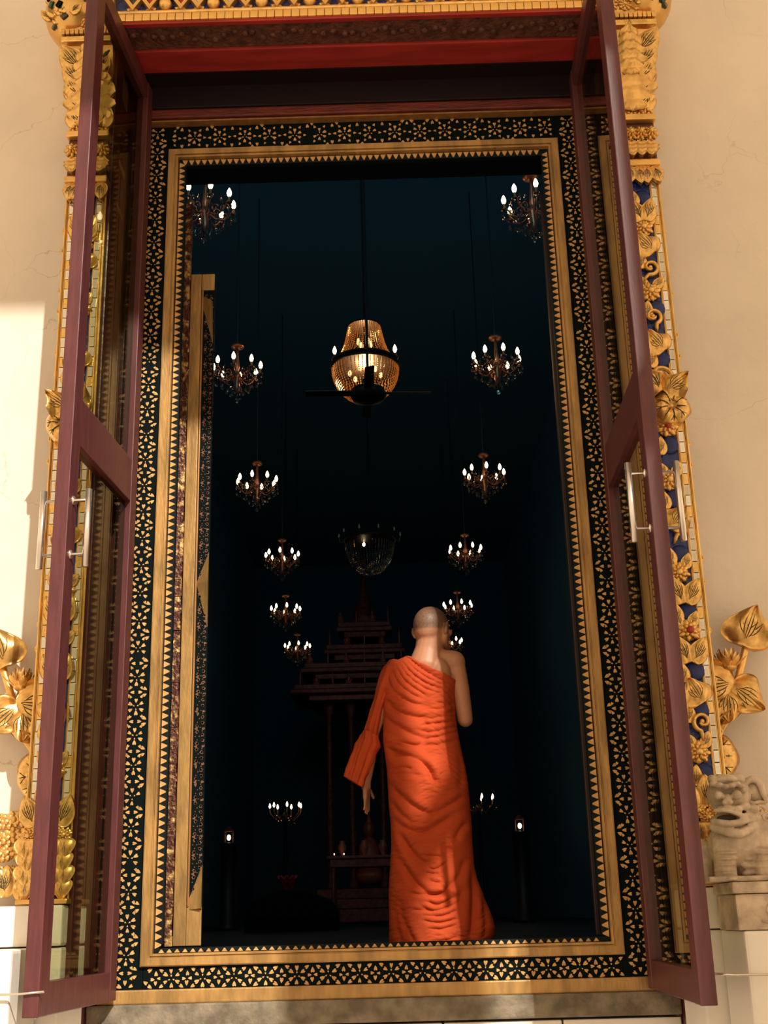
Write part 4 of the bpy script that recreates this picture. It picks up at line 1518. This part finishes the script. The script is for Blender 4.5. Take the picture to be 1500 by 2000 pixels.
st.ell((0, -.2, 1.25), (0.55, 0.35, 0.25), 14, 8).ell((0, -.1, 1.85), (0.33, 0.24, 0.5), 14, 8).ell((0, -.1, 2.55), (0.19, 0.19, 0.24), 12, 8).lathe([(0.13, 2.7), (0.07, 2.85), (0.005, 3.1)], 10, Matrix.Translation((0, -.1, 0)))
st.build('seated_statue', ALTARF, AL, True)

p = at(712, 1690, 20.0)
AT = thing('offering_table', 'dark carved offering table with small vessels left of the robed person', 'table', (p.x, 20.0, 0))
hT = at(712, 1672, 20.0).z
MB().bbox(-0.75, 0.75, -0.4, 0.4, hT - 0.06, hT, 0.015).build('table_top', ALTARM, AT)
MB().bbox(-0.68, 0.68, -0.36, 0.36, hT - 0.22, hT - 0.065, 0.01).build('apron', ALTARM, AT)
for x in (-0.62, 0.62):
    for y in (-0.32, 0.32):
        MB().lathe([(0.05, 0), (0.035, 0.1), (0.05, 0.4), (0.035, 0.7), (0.055, hT - 0.23)], 8, Matrix.Translation((x, y, 0))).build('leg', ALTARM, AT, True)
vm = MB().lathe([(0.05, 0), (0.03, 0.03), (0.08, 0.13), (0.09, 0.2), (0.05, 0.27), (0.065, 0.31), (0.04, 0.31)], 12).mesh('vase', ALTARF, True)
for k, (dx, lab) in enumerate(((-0.45, 'dim brass vase at the left end of the offering table'), (0.0, 'dim brass vase in the middle of the offering table'), (0.38, 'dim brass vase at the right end of the offering table'))):
    o = link('brass_vase', vm, None, (p.x + dx, 20.0, hT))
    tag(o, lab, 'vase', 'brass vases on the offering table')
for px, py, lab in ((653, 1677, 'tiny lit candle at left on the offering table'), (672, 1676, 'tiny lit candle beside another on the offering table, nearer the middle')):
    q = at(px, py, 19.75)
    t = thing('small_candle', lab, 'candle', (q.x, 19.75, hT), 0, 'small candles on the offering table')
    MB().lathe([(0.02, 0), (0.016, max(0.02, q.z - hT - 0.03))], 8).build('wax', CANDLE, t)
    MB().ell((0, 0, max(0.04, q.z - hT)), (0.010, 0.010, 0.018), 7, 5).build('flame', BULB, t)
# lanterns on two posts
for px, py, lab in ((447, 1636, 'small lit lantern on a dark post at left of the hall'), (1015, 1613, 'small lit lantern on a dark post at right of the hall')):
    q = at(px, py, 16.0)
    t = thing('post_lantern', lab, 'lantern', (q.x, 16.0, 0), 0, 'small lanterns on posts in the hall')
    MB().lathe([(0.20, 0), (0.20, 0.06), (0.14, 0.1), (0.14, q.z - 0.14), (0.17, q.z - 0.10), (0.02, q.z - 0.08)], 12).build('post', DARKMETAL, t, True)
    MB().box(-0.07, 0.07, -0.07, 0.07, q.z + 0.10, q.z + 0.12).lathe([(0.09, q.z + 0.12), (0.01, q.z + 0.19)], 8).build('lantern_roof', BRASS, t)
    for sx in (-1, 1):
        for sy in (-1, 1):
            MB().box(sx * .065 - .006, sx * .065 + .006, sy * .065 - .006, sy * .065 + .006, q.z - 0.08, q.z + 0.10).build('lantern_bar', BRASS, t)
    MB().ell((0, 0, q.z), (0.034, 0.034, 0.05), 8, 6).build('flame', BULB, t, True)
# seated dark round-backed figure of furniture near the door: a domed alms chest with a red lotus lamp behind it
q = at(572, 1790, 12.0)
t = thing('domed_chest', 'large dark round-topped chest standing on the hall floor at lower left', 'chest', (q.x, 12.0, 0))
hh = at(572, 1741, 12.0).z
rw = abs(at(660, 1800, 12.0).x - q.x)
MB().box(-rw, rw, -0.4, 0.4, 0, hh - rw * .55).build('body', mat('chest_wood', (0.006, 0.006, 0.006), 0.9, spec=0.0), t)
v = []
lid = MB()
N = 18
for y in (-0.42, 0.42):
    for k in range(N + 1):
        a = pi * k / N
        v.append((rw * 1.02 * cos(a), y, hh - rw * .55 + 0.002 + rw * .55 * sin(a)))
f = [(k, k + 1, N + 2 + k, N + 1 + k) for k in range(N)] + [tuple(range(N, -1, -1)), tuple(range(N + 1, 2 * N + 2)), (0, N + 1, 2 * N + 1, N)]
lid.add(v, f).build('round_lid', mat('chest_lid', (0.012, 0.007, 0.006), 0.9, spec=0.05), t)
q = at(562, 1722, 13.5)
t = thing('red_lotus_lamp', 'dim red lotus-shaped lamp glowing behind the round chest', 'lamp', (q.x, 13.5, 0))
MB().lathe([(0.15, 0), (0.15, 0.04), (0.03, 0.1), (0.03, q.z - 0.15), (0.06, q.z - 0.12)], 10).build('stand', DARKMETAL, t, True)
RP = mat('red_lamp_petal', (0.45, 0.03, 0.03), 0.6)
RPE = emission('red_lamp_glow', (1.0, 0.10, 0.05), 0.05)
for k in range(9):
    o = link('petal', leaf_mesh('petal', 0.26, 0.07, 0.02, 0.03, 0, 1.0, 0.0, 0, 8, 4, 0.004), t, (0, 0, q.z - 0.13), Euler((0.55, 0, 2 * pi * k / 9), 'XYZ'))
    o.data.materials.clear()
    o.data.materials.append(RP)
MB().ell((0, 0, q.z - 0.03), (0.05, 0.05, 0.07), 8, 6).build('glow_bulb', RPE, t, True)
# ================================================================ THE ROBED PERSON
MY = 0.75


def skin_material():
    m = mat('skin', (0.50, 0.225, 0.125), 0.5, var=0.10, scale=7, bump=0.05, bscale=90)
    nt = m.node_tree
    b = nt.nodes['Principled BSDF']
    old = b.inputs['Base Color'].links[0].from_socket
    at_ = nt.nodes.new('ShaderNodeAttribute')
    at_.attribute_name = 'stubble'
    n = nt.nodes.new('ShaderNodeTexNoise')
    n.inputs['Scale'].default_value = 160
    mu = nt.nodes.new('ShaderNodeMath')
    mu.operation = 'MULTIPLY'
    ad = nt.nodes.new('ShaderNodeMath')
    ad.operation = 'ADD'
    ad.inputs[1].default_value = 0.35
    nt.links.new(n.outputs['Fac'], ad.inputs[0])
    nt.links.new(at_.outputs['Fac'], mu.inputs[0])
    nt.links.new(ad.outputs[0], mu.inputs[1])
    mx = nt.nodes.new('ShaderNodeMixRGB')
    nt.links.new(mu.outputs[0], mx.inputs[0])
    nt.links.new(old, mx.inputs[1])
    mx.inputs[2].default_value = (0.10, 0.06, 0.036, 1)
    nt.links.new(mx.outputs[0], b.inputs['Base Color'])
    return m


SKIN = skin_material()
mx_, my_, mz_ = at(845, 1500, MY)[0], MY, 0.0
PER = thing('person', 'person with shaved head in orange one-shouldered robe, seen from behind inside the doorway', 'person', (mx_, MY, 0.0))


def mp(px, py, dy=0.0):
    """point of the figure, in the person's own frame; dy goes deeper into the hall"""
    p = at(px, py, MY)
    return Vector((p.x - mx_, dy, p.z))


def interp(tab, y):
    xs = [t[0] for t in tab]
    return [float(np.interp(y, xs, [t[i] for t in tab])) for i in range(1, len(tab[0]))]


# outline of the robed trunk: photo row, left edge, right edge, half depth, centre depth
TR = [(1283, 792, 868, 0.050, 0.02), (1288, 783, 884, 0.066, 0.01), (1294, 772, 893, 0.080, 0.0), (1302, 763, 896, 0.092, 0.0), (1315, 755, 894, 0.104, 0.0),
      (1330, 750, 890, 0.114, 0.0), (1360, 750, 887, 0.122, 0.0), (1400, 751, 888, 0.124, 0.0), (1430, 750, 892, 0.120, 0.0), (1450, 750, 896, 0.118, 0.0),
      (1470, 753, 900, 0.124, 0.0), (1500, 757, 907, 0.138, 0.0), (1530, 759, 912, 0.148, 0.0), (1570, 761, 916, 0.150, 0.0), (1610, 765, 919, 0.146, 0.0),
      (1650, 766, 921, 0.144, 0.0), (1690, 764, 924, 0.146, 0.0), (1720, 762, 931, 0.150, 0.0), (1750, 761, 942, 0.156, 0.0), (1785, 762, 957, 0.165, 0.0),
      (1812, 762, 965, 0.172, 0.0), (1830, 762, 962, 0.174, 0.0), (1852, 762, 950, 0.172, 0.0)]

# ---- body: one continuous skin
B = MB()
# trunk inside the robe
rows = np.linspace(1285, 1560, 30)
tv, tf = [], []
NT = 28
for y in rows:
    l, r, hd, yc = interp(TR, y)
    if y < 1330:      # bare right shoulder slopes up to the neck
        l, r = interp([(1283, 806, 866), (1290, 786, 886), (1300, 770, 889), (1315, 763, 888), (1330, 760, 884)], y)
    a, b = mp(l + 7, y), mp(r - 6, y)
    c, hw = (a + b) / 2, abs(b.x - a.x) / 2
    for k in range(NT):
        q = 2 * pi * k / NT
        tv.append((c.x + hw * np.sign(cos(q)) * abs(cos(q)) ** 0.85, yc - (hd - 0.030) * np.sign(sin(q)) * abs(sin(q)) ** 0.85, c.z))
for j in range(len(rows) - 1):
    for k in range(NT):
        q = (k + 1) % NT
        tf.append((j * NT + k, (j + 1) * NT + k, (j + 1) * NT + q, j * NT + q))
tf.append(tuple(range(NT)))
tf.append(tuple((len(rows) - 1) * NT + k for k in reversed(range(NT))))
B.add(tv, tf)
# neck and trapezius
B.cap(mp(842, 1242, 0.010), mp(837, 1274, 0.004), 0.076, 0.076, 18)
B.cap(mp(837, 1272, 0.004), mp(832, 1300, 0.0), 0.076, 0.094, 18)
B.cap(mp(826, 1290, 0.0), mp(785, 1318, 0.0), 0.048, 0.046, 12)
B.cap(mp(842, 1284, 0.0), mp(886, 1290, 0.0), 0.048, 0.054, 12)
B.ell(mp(858, 1322, -0.050), (0.060, 0.040, 0.090), 14, 10)      # right shoulder blade
B.ell(mp(806, 1326, -0.040), (0.055, 0.030, 0.075), 14, 10)
# head, turned to the right
hc = mp(844, 1222, 0.02)
HR = Matrix.Rotation(radians(-36), 3, 'Z')


def hp(x, y, z):
    return hc + HR @ Vector((x, y, z))


HE = Euler((0, 0, radians(-36)))
B.ell(hp(0, -0.010, 0.004), (0.090, 0.108, 0.102), 24, 16, rot=HE)
B.ell(hp(0, -0.048, -0.022), (0.078, 0.066, 0.076), 18, 12, rot=HE)
B.ell(hp(0, 0.044, -0.045), (0.070, 0.066, 0.080), 18, 12, rot=HE)
B.cap(hp(0, 0.066, -0.105), hp(0, 0.094, -0.122), 0.032, 0.022, 10)      # chin
for s in (-1, 1):
    B.cap(hp(s * 0.066, 0.005, -0.078), hp(s * 0.030, 0.086, -0.116), 0.026, 0.020, 10)   # jaw line
    B.ell(hp(s * 0.050, 0.080, -0.030), (0.024, 0.022, 0.020), 10, 8, rot=HE)            # cheek bone
    B.ell(hp(s * 0.036, 0.094, 0.014), (0.024, 0.012, 0.010), 10, 6, rot=HE)              # brow
    B.ell(hp(s * 0.035, 0.090, -0.004), (0.013, 0.011, 0.010), 10, 6, rot=HE)             # eye
    # ear
    e = hp(s * 0.102, -0.014, -0.024)
    B.ell(e, (0.012, 0.024, 0.038), 12, 10, rot=Euler((radians(8), radians(s * 12), radians(-36 + s * 28))))
    B.ell(hp(s * 0.092, 0.002, -0.056), (0.009, 0.010, 0.014), 10, 8, rot=HE)
B.cap(hp(0, 0.100, 0.004), hp(0, 0.122, -0.038), 0.011, 0.015, 8)                        # nose
B.ell(hp(0, 0.106, -0.068), (0.024, 0.012, 0.007), 10, 6, rot=HE)
B.ell(hp(0, 0.104, -0.082), (0.021, 0.012, 0.008), 10, 6, rot=HE)
# right arm: hanging upper arm, forearm raised in front
sh, el, wr = mp(889, 1296, 0.0), mp(909, 1404, 0.02), mp(880, 1330, 0.24)
B.ell(mp(888, 1294, 0.0), (0.058, 0.060, 0.062), 16, 10)
B.cap(sh, mp(899, 1345, 0.0), 0.052, 0.049, 14)
B.cap(mp(899, 1345, 0.0), el, 0.049, 0.041, 14)
B.cap(el, (el * 0.6 + wr * 0.4), 0.041, 0.040, 14)
B.cap((el * 0.6 + wr * 0.4), wr, 0.040, 0.028, 14)
# right hand near the mouth: palm, four fingers, thumb


def hand(B, wrist, along, side, s=1.0, curl=0.5):
    """along = direction of the fingers, side = direction towards the thumb"""
    a = Vector(along).normalized()
    t = (Vector(side) - a * Vector(side).dot(a)).normalized()
    nrm = a.cross(t)
    pm = wrist + a * 0.045 * s
    B.cap(wrist, wrist + a * 0.02 * s, 0.026 * s, 0.027 * s, 10)
    for k in range(4):
        off = t * (0.028 - 0.0185 * k) * s
        B.cap(wrist + a * 0.012 * s + off * 0.7, wrist + a * 0.080 * s + off, 0.0145 * s, 0.0125 * s, 8)
    for k, ln in enumerate((0.070, 0.078, 0.072, 0.056)):
        off = t * (0.0305 - 0.0205 * k) * s
        p = wrist + a * 0.082 * s + off
        d = a + t * (0.10 - 0.07 * k)
        r = 0.0092 * s
        for j, fr in enumerate((0.45, 0.30, 0.25)):
            d = (d + nrm * curl * (0.35 + 0.2 * j)).normalized()
            q = p + d * ln * fr * s
            B.cap(p, q, r, r * 0.92, 8)
            p, r = q, r * 0.92
    p = wrist + a * 0.022 * s + t * 0.024 * s
    d = (a * 0.75 + t * 0.75 + nrm * 0.15).normalized()
    q = p + d * 0.045 * s
    B.cap(p, q, 0.0135 * s, 0.011 * s, 8)
    d = (d + a * 0.5 + nrm * 0.2).normalized()
    B.cap(q, q + d * 0.034 * s, 0.0108 * s, 0.009 * s, 8)


hand(B, wr, (-0.35, 0.25, 1.0), (-0.8, -0.4, 0.0), 1.0, 0.45)
# left arm hanging under the cloth
s2, e2, w2 = mp(766, 1326, 0.0), mp(727, 1432, 0.02), mp(714, 1526, 0.05)
B.ell(mp(772, 1322, 0.0), (0.040, 0.045, 0.045), 14, 10)
B.cap(s2, e2, 0.040, 0.036, 12)
B.cap(e2, (e2 + w2) / 2, 0.038, 0.037, 12)
B.cap((e2 + w2) / 2, w2, 0.037, 0.027, 12)
hand(B, w2, (0.03, 0.10, -1.0), (0.3, 1.0, 0.0), 1.0, -0.10)
# hips, legs, feet
pel = mp(838, 1540, 0.0)
B.ell(pel, (0.165, 0.115, 0.13), 18, 12)
for s in (-1, 1):
    hip = pel + Vector((s * 0.085, 0, -0.03))
    kn = Vector((pel.x + s * 0.09, 0.02, 0.47))
    an = Vector((pel.x + s * 0.10, 0.0, 0.085))
    B.cap(hip, kn, 0.085, 0.056, 14)
    B.cap(kn, (kn * .6 + an * .4) + Vector((0, -0.012, 0)), 0.056, 0.052, 14)
    B.cap((kn * .6 + an * .4) + Vector((0, -0.012, 0)), an, 0.052, 0.036, 14)
    B.ell(an + Vector((0, -0.03, -0.05)), (0.032, 0.042, 0.036), 12, 8)
    B.cap(an + Vector((0, 0.0, -0.045)), an + Vector((s * 0.025, 0.14, -0.062)), 0.036, 0.024, 12)
    for k in range(5):
        b0 = an + Vector((s * (0.025 + (k - 2) * 0.017), 0.14, -0.066))
        B.cap(b0, b0 + Vector((s * 0.008, 0.045 - 0.006 * k, -0.004)), 0.011 if k else 0.014, 0.010 if k else 0.013, 8)
body = blob(B, 'body', SKIN, PER, 0.0065, 3, 0.5)
# shaved scalp as a colour attribute of the skin
me = body.data
co = np.zeros(len(me.vertices) * 3)
me.vertices.foreach_get('co', co)
co = co.reshape(-1, 3)
Ri = np.array(HR.inverted())
lc = (co - np.array(hc)) @ Ri.T
line = -0.040 + 0.10 * np.clip(lc[:, 1] + 0.01, 0, 1) + 0.9 * np.clip(lc[:, 1] - 0.035, 0, 1)
st_ = np.clip((lc[:, 2] - line) / 0.018, 0, 1)
at2 = me.attributes.new('stubble', 'FLOAT', 'POINT')
at2.data.foreach_set('value', (st_ * 0.95).astype(np.float32))

# ---- robe: a draped shell with folds
S1 = lambda pts: [(640 + x / 4.1667, 1150 + y / 4.1667) for x, y in pts]
S2 = lambda pts: [(660 + x / 4.412, 1550 + y / 4.412) for x, y in pts]
# polyline, width px, amplitude m (negative = crease)
FOLDS = [
    (S1([(650, 548), (740, 610), (850, 680), (1010, 762)]), 4.0, 0.010), (S1([(630, 560), (720, 650), (840, 730), (1000, 800)]), 3.5, -0.011),
    (S1([(612, 575), (700, 680), (830, 770), (990, 835)]), 3.0, -0.010), (S1([(590, 595), (680, 715), (800, 800), (980, 865)]), 3.5, -0.011),
    (S1([(570, 610), (650, 740), (770, 830), (900, 880)]), 3.0, -0.009), (S1([(545, 630), (620, 770), (730, 860), (800, 900)]), 3.5, -0.010),
    (S1([(515, 650), (570, 790), (680, 890), (780, 930)]), 4.0, -0.009), (S1([(480, 690), (520, 830), (600, 900), (700, 960)]), 4.5, -0.008),
    (S1([(470, 860), (560, 900), (680, 960), (820, 985)]), 4.0, -0.008), (S1([(470, 900), (540, 1000), (660, 1060), (840, 1085)]), 5.5, -0.013),
    (S1([(840, 1090), (930, 1060), (1040, 1050)]), 4.0, -0.009), (S1([(470, 1060), (560, 1140), (690, 1210), (790, 1235)]), 6.0, -0.012),
    (S1([(780, 1130), (880, 1120), (1040, 1090)]), 3.5, -0.009), (S1([(700, 1170), (850, 1190), (1000, 1150), (1060, 1120)]), 3.5, -0.009),
    (S1([(760, 1250), (880, 1230), (1000, 1190), (1060, 1160)]), 3.5, -0.009), (S1([(780, 1300), (900, 1290), (1060, 1240)]), 4.0, -0.008),
    (S1([(470, 1270), (590, 1275), (720, 1300), (770, 1270)]), 4.0, -0.010), (S1([(475, 1290), (560, 1360), (670, 1385), (760, 1430), (820, 1500), (850, 1570), (885, 1598)]), 6.5, -0.022),
    (S1([(500, 1250), (620, 1340), (720, 1400), (850, 1470)]), 7.0, 0.012), (S1([(510, 1490), (610, 1475), (700, 1500)]), 4.0, -0.012),
    (S1([(520, 1530), (640, 1530), (760, 1550)]), 5.0, -0.008), (S1([(520, 1610), (600, 1700), (700, 1790), (810, 1845), (880, 1840)]), 6.0, -0.014),
    (S1([(880, 1840), (980, 1780), (1100, 1700)]), 6.0, -0.010), (S1([(530, 1750), (600, 1850), (700, 1930)]), 5.0, -0.010),
    (S1([(960, 990), (900, 1010), (800, 1000)]), 3.0, -0.007), (S1([(1050, 930), (980, 960), (880, 950)]), 3.0, -0.007), (S1([(1040, 1010), (960, 1030), (880, 1030)]), 3.0, -0.007),
    (S2([(470, 200), (540, 280), (640, 340), (740, 350), (870, 280), (990, 190)]), 7.0, -0.014), (S2([(520, 330), (590, 450), (680, 560), (770, 620)]), 6.0, -0.014),
    (S2([(500, 330), (560, 520), (640, 640), (720, 700)]), 7.0, 0.008), (S2([(560, 600), (640, 740), (770, 860), (900, 855), (1000, 740)]), 6.0, -0.015),
    (S2([(620, 860), (760, 880), (930, 868)]), 4.0, -0.010), (S2([(760, 930), (860, 960), (1000, 890)]), 4.0, -0.010), (S2([(700, 970), (840, 1010), (1000, 950)]), 3.5, -0.009),
    (S2([(740, 1050), (880, 1055), (1010, 1010)]), 3.5, -0.010), (S2([(720, 1090), (860, 1110), (1010, 1080)]), 3.5, -0.010), (S2([(780, 1165), (880, 1165), (1010, 1130)]), 3.5, -0.008),
    (S2([(620, 1000), (740, 1010), (830, 1030)]), 3.5, -0.008), (S2([(850, 1270), (950, 1250), (1020, 1220)]), 3.5, -0.007), (S2([(760, 640), (830, 660), (930, 600)]), 3.0, -0.007),
    (S2([(750, 690), (830, 700)]), 3.0, -0.007), (S2([(780, 760), (880, 775)]), 3.0, -0.006), (S2([(700, 540), (800, 545), (900, 560)]), 3.0, -0.006),
    (S2([(520, 900), (570, 1080), (660, 1290)]), 7.0, -0.012), (S2([(480, 900), (510, 1120), (560, 1300)]), 6.0, -0.009), (S2([(560, 1000), (640, 1180), (720, 1300)]), 6.0, 0.007),
    (S2([(1150, 640), (1160, 860), (1150, 1100), (1120, 1290)]), 8.0, -0.020), (S2([(1110, 250), (1040, 330), (1000, 420)]), 6.0, -0.010), (S2([(1090, 560), (1040, 700), (1000, 800)]), 7.0, -0.010),
    (S2([(1060, 820), (1030, 960), (1020, 1100)]), 7.0, -0.009), (S2([(1230, 900), (1250, 1050), (1240, 1240)]), 6.0, -0.010), (S2([(1180, 880), (1200, 960), (1180, 1070)]), 5.0, 0.010),
    (S1([(1060, 1330), (1080, 1500), (1060, 1650)]), 8.0, -0.008), (S1([(1020, 800), (1010, 950), (1030, 1100)]), 7.0, -0.008)]


def seg_field(X, Y):
    """sum of fold profiles at photo-plane positions X, Y"""
    D = np.zeros_like(X)
    for pts, wd, amp in FOLDS:
        P = np.array(pts)
        # resample smoothly
        t = np.linspace(0, len(P) - 1, 6 * (len(P) - 1) + 1)
        if len(P) > 2:
            tt = np.arange(len(P))
            from_ = []
            for c in (0, 1):
                m = np.gradient(P[:, c])
                k = np.minimum(t.astype(int), len(P) - 2)
                u = t - k
                h = (2 * u**3 - 3 * u**2 + 1) * P[k, c] + (u**3 - 2 * u**2 + u) * m[k] + (-2 * u**3 + 3 * u**2) * P[k + 1, c] + (u**3 - u**2) * m[k + 1]
                from_.append(h)
            P = np.stack(from_, 1)
        best = np.full(X.shape, 1e9)
        sgn = np.zeros(X.shape)
        par = np.zeros(X.shape)
        n = len(P) - 1
        for i in range(n):
            a, b = P[i], P[i + 1]
            d = b - a
            L2 = (d**2).sum() + 1e-9
            u = np.clip(((X - a[0]) * d[0] + (Y - a[1]) * d[1]) / L2, 0, 1)
            dx, dy = X - (a[0] + u * d[0]), Y - (a[1] + u * d[1])
            q = np.hypot(dx, dy)
            m = q < best
            best = np.where(m, q, best)
            sgn = np.where(m, np.sign(d[0] * dy - d[1] * dx), sgn)
            par = np.where(m, (i + u) / n, par)
        s = best * sgn / wd
        fade = np.clip(np.minimum(par, 1 - par) / 0.18, 0.15, 1) ** 0.7
        prof = np.exp(-s**2) - 0.55 * np.exp(-((s + 1.9) / 1.3)**2) - 0.25 * np.exp(-((s - 1.9) / 1.3)**2)
        D += amp * fade * prof
    return D


def wrinkle(X, Y):
    a = 1.6 * np.sin(X * .045 + 1) + 1.2 * np.sin(Y * .021 + X * .02) + 0.8 * np.sin(X * 0.11 - Y * .05)
    w = 0.0016 * np.sin(Y * 0.42 - X * 0.10 + 2.2 * a) + 0.0012 * np.sin(Y * 0.71 + X * 0.17 + 1.7 * a) + 0.0009 * np.sin(Y * 1.1 - X * .3 + 3 * a)
    return w * (0.55 + 0.45 * np.sin(X * .03 + Y * .017 + a))


ys = np.concatenate([np.linspace(1283, 1330, 40), np.linspace(1331.5, 1852, 320)])
NB, NF = 230, 50       # columns on the back, on the front
ang = np.concatenate([np.linspace(0, pi, NB, endpoint=False), np.linspace(pi, 2 * pi, NF, endpoint=False)])
NR = len(ang)
PX, PYY = np.zeros((len(ys), NR)), np.zeros((len(ys), NR))
V = np.zeros((len(ys), NR, 3))
for j, y in enumerate(ys):
    l, r, hd, yc = interp(TR, y)
    a, b = mp(l, y), mp(r, y)
    c, hw = (a + b) / 2, abs(b.x - a.x) / 2
    ex = 0.85 if y < 1700 else 0.85 - 0.1 * min(1, (y - 1700) / 100)
    cs, sn = np.cos(ang), np.sin(ang)
    x = c.x + hw * np.sign(cs) * np.abs(cs) ** ex
    yy = yc - hd * np.sign(sn) * np.abs(sn) ** ex
    z = a.z + (x - a.x) / (b.x - a.x) * (b.z - a.z)
    V[j, :, 0], V[j, :, 1], V[j, :, 2] = x, yy, z
    PX[j] = l + (x - a.x) / (b.x - a.x) * (r - l)
    PYY[j] = y
face = np.clip(np.sin(ang) * 2.2, 0, 1)[None, :]
disp = seg_field(PX, PYY) * face + wrinkle(PX, PYY) * np.clip(np.sin(ang) * 3 + .4, 0.15, 1)[None, :]
# shape of the body under the cloth: spine hollow, buttocks, back of the knees
disp += -0.012 * np.exp(-((PX - 828) / 14)**2) * np.exp(-((PYY - 1400) / 70)**2) * face
disp += 0.016 * (np.exp(-((PX - 800) / 26)**2) + np.exp(-((PX - 868) / 26)**2)) * np.exp(-((PYY - 1535) / 36)**2) * face
nx, ny = np.cos(ang)[None, :], -np.sin(ang)[None, :]
V[:, :, 0] += disp * nx * 0.6
V[:, :, 1] += disp * ny
# neckline: cloth leaves the right shoulder bare
nl = lambda x: np.interp(x, [780, 790, 796, 818, 842, 866, 886, 900], [1270, 1280, 1284, 1301, 1313, 1324, 1332, 1337])
keep = PYY >= nl(PX) - 0.5
rb = MB()
vv = V.reshape(-1, 3)
# slide the row just above the neckline down onto it so that the hem is clean
for j in range(len(ys) - 1):
    for k in range(NR):
        if not keep[j, k] and keep[j + 1, k]:
            t = (nl(PX[j, k]) - ys[j]) / (ys[j + 1] - ys[j])
            t = min(max(t, 0), 1)
            V[j, k] = V[j, k] * (1 - t) + V[j + 1, k] * t
            keep[j, k] = True
            PYY[j, k] = 9999
faces = []
for j in range(len(ys) - 1):
    kj, kn_ = keep[j], keep[j + 1]
    for k in range(NR):
        q = (k + 1) % NR
        if kj[k] and kj[q] and kn_[k] and kn_[q]:
            faces.append((j * NR + k, (j + 1) * NR + k, (j + 1) * NR + q, j * NR + q))
rb.add(V.reshape(-1, 3).tolist(), faces)
robe = rb.build('robe', ROBE, PER, True)
bm = bmesh.new()
bm.from_mesh(robe.data)
bmesh.ops.delete(bm, geom=[v for v in bm.verts if not v.link_faces], context='VERTS')
bm.to_mesh(robe.data)
bm.free()
so = robe.modifiers.new('thickness', 'SOLIDIFY')
so.thickness = 0.005
so.offset = -1
# rolled edge of the neckline
pts = []
for x in np.linspace(794, 889, 24):
    y = float(nl(x)) + 1.0
    l, r, hd, yc = interp(TR, y)
    u = (x - (l + r) / 2) / ((r - l) / 2)
    u = min(max(u, -0.999), 0.999)
    sn = (1 - abs(u) ** (1 / 0.85 * 2)) ** 0.5 if abs(u) < 1 else 0
    th = math.acos(np.sign(u) * abs(u) ** (1 / 0.85))
    p = mp(x, y)
    pts.append((p.x, yc - hd * abs(sin(th)) ** 0.85 - 0.002, p.z))
MB().tube(pts, [0.007 + 0.002 * sin(i * .9) for i in range(24)], 10).build('robe_hem', ROBE, PER, True)

# ---- cloth over the left arm, hanging in a free end


def cloth_tube(name, secs, n=40, fold=0.006, nf=7, seed=1):
    """sections: px left, px right, row, half depth, centre depth, tilt of row in px"""
    S = np.array(secs, float)
    t = np.linspace(0, len(S) - 1, 26 * (len(S) - 1) + 1)
    I = np.stack([np.interp(t, np.arange(len(S)), S[:, c]) for c in range(S.shape[1])], 1)
    for _ in range(6):
        I[1:-1] = (I[:-2] + 2 * I[1:-1] + I[2:]) / 4
    v, f = [], []
    for j, (l, r, y, hd, yc, ti) in enumerate(I):
        a, b = mp(l, y - ti), mp(r, y + ti)
        c, hv = (a + b) / 2, (b - a) / 2
        for k in range(n):
            q = 2 * pi * k / n
            g = 1 + (fold / max(hd, .02)) * (sin(nf * q + seed + 0.02 * j) + 0.6 * sin(2.3 * nf * q + 0.05 * j + 2 * seed)) * 0.5
            g += 0.035 * sin(j * 0.11 + 3 * q) + 0.03 * sin(j * 0.19 - 2 * q + seed)
            p = c + hv * (cos(q) * g)
            v.append((p.x, yc - hd * sin(q) * g, p.z))
    for j in range(len(I) - 1):
        for k in range(n):
            q = (k + 1) % n
            f.append((j * n + k, (j + 1) * n + k, (j + 1) * n + q, j * n + q))
    o = MB().add(v, f).build(name, ROBE, PER, True)
    s = o.modifiers.new('thickness', 'SOLIDIFY')
    s.thickness = 0.004
    s.offset = -1
    return o


cloth_tube('sleeve_drape', [(764, 800, 1294, 0.058, 0.0, 4), (751, 784, 1309, 0.072, 0.0, 6), (741, 771, 1335, 0.066, 0.0, 5), (733, 754, 1365, 0.058, 0.0, 3), (724, 744, 1395, 0.052, 0.0, 3),
                            (714, 738, 1425, 0.050, 0.01, 3), (709, 736, 1445, 0.048, 0.01, 4), (706, 734, 1458, 0.046, 0.0, 6)], 44, 0.008, 6, 1)
cloth_tube('hanging_cloth_end', [(712, 738, 1434, 0.050, -0.015, 6), (706, 742, 1450, 0.054, -0.02, 9), (699, 731, 1468, 0.040, -0.045, 11), (691, 722, 1490, 0.032, -0.06, 12),
                                 (683, 712, 1512, 0.028, -0.066, 11), (676, 706, 1530, 0.026, -0.07, 9)], 44, 0.010, 5, 4)
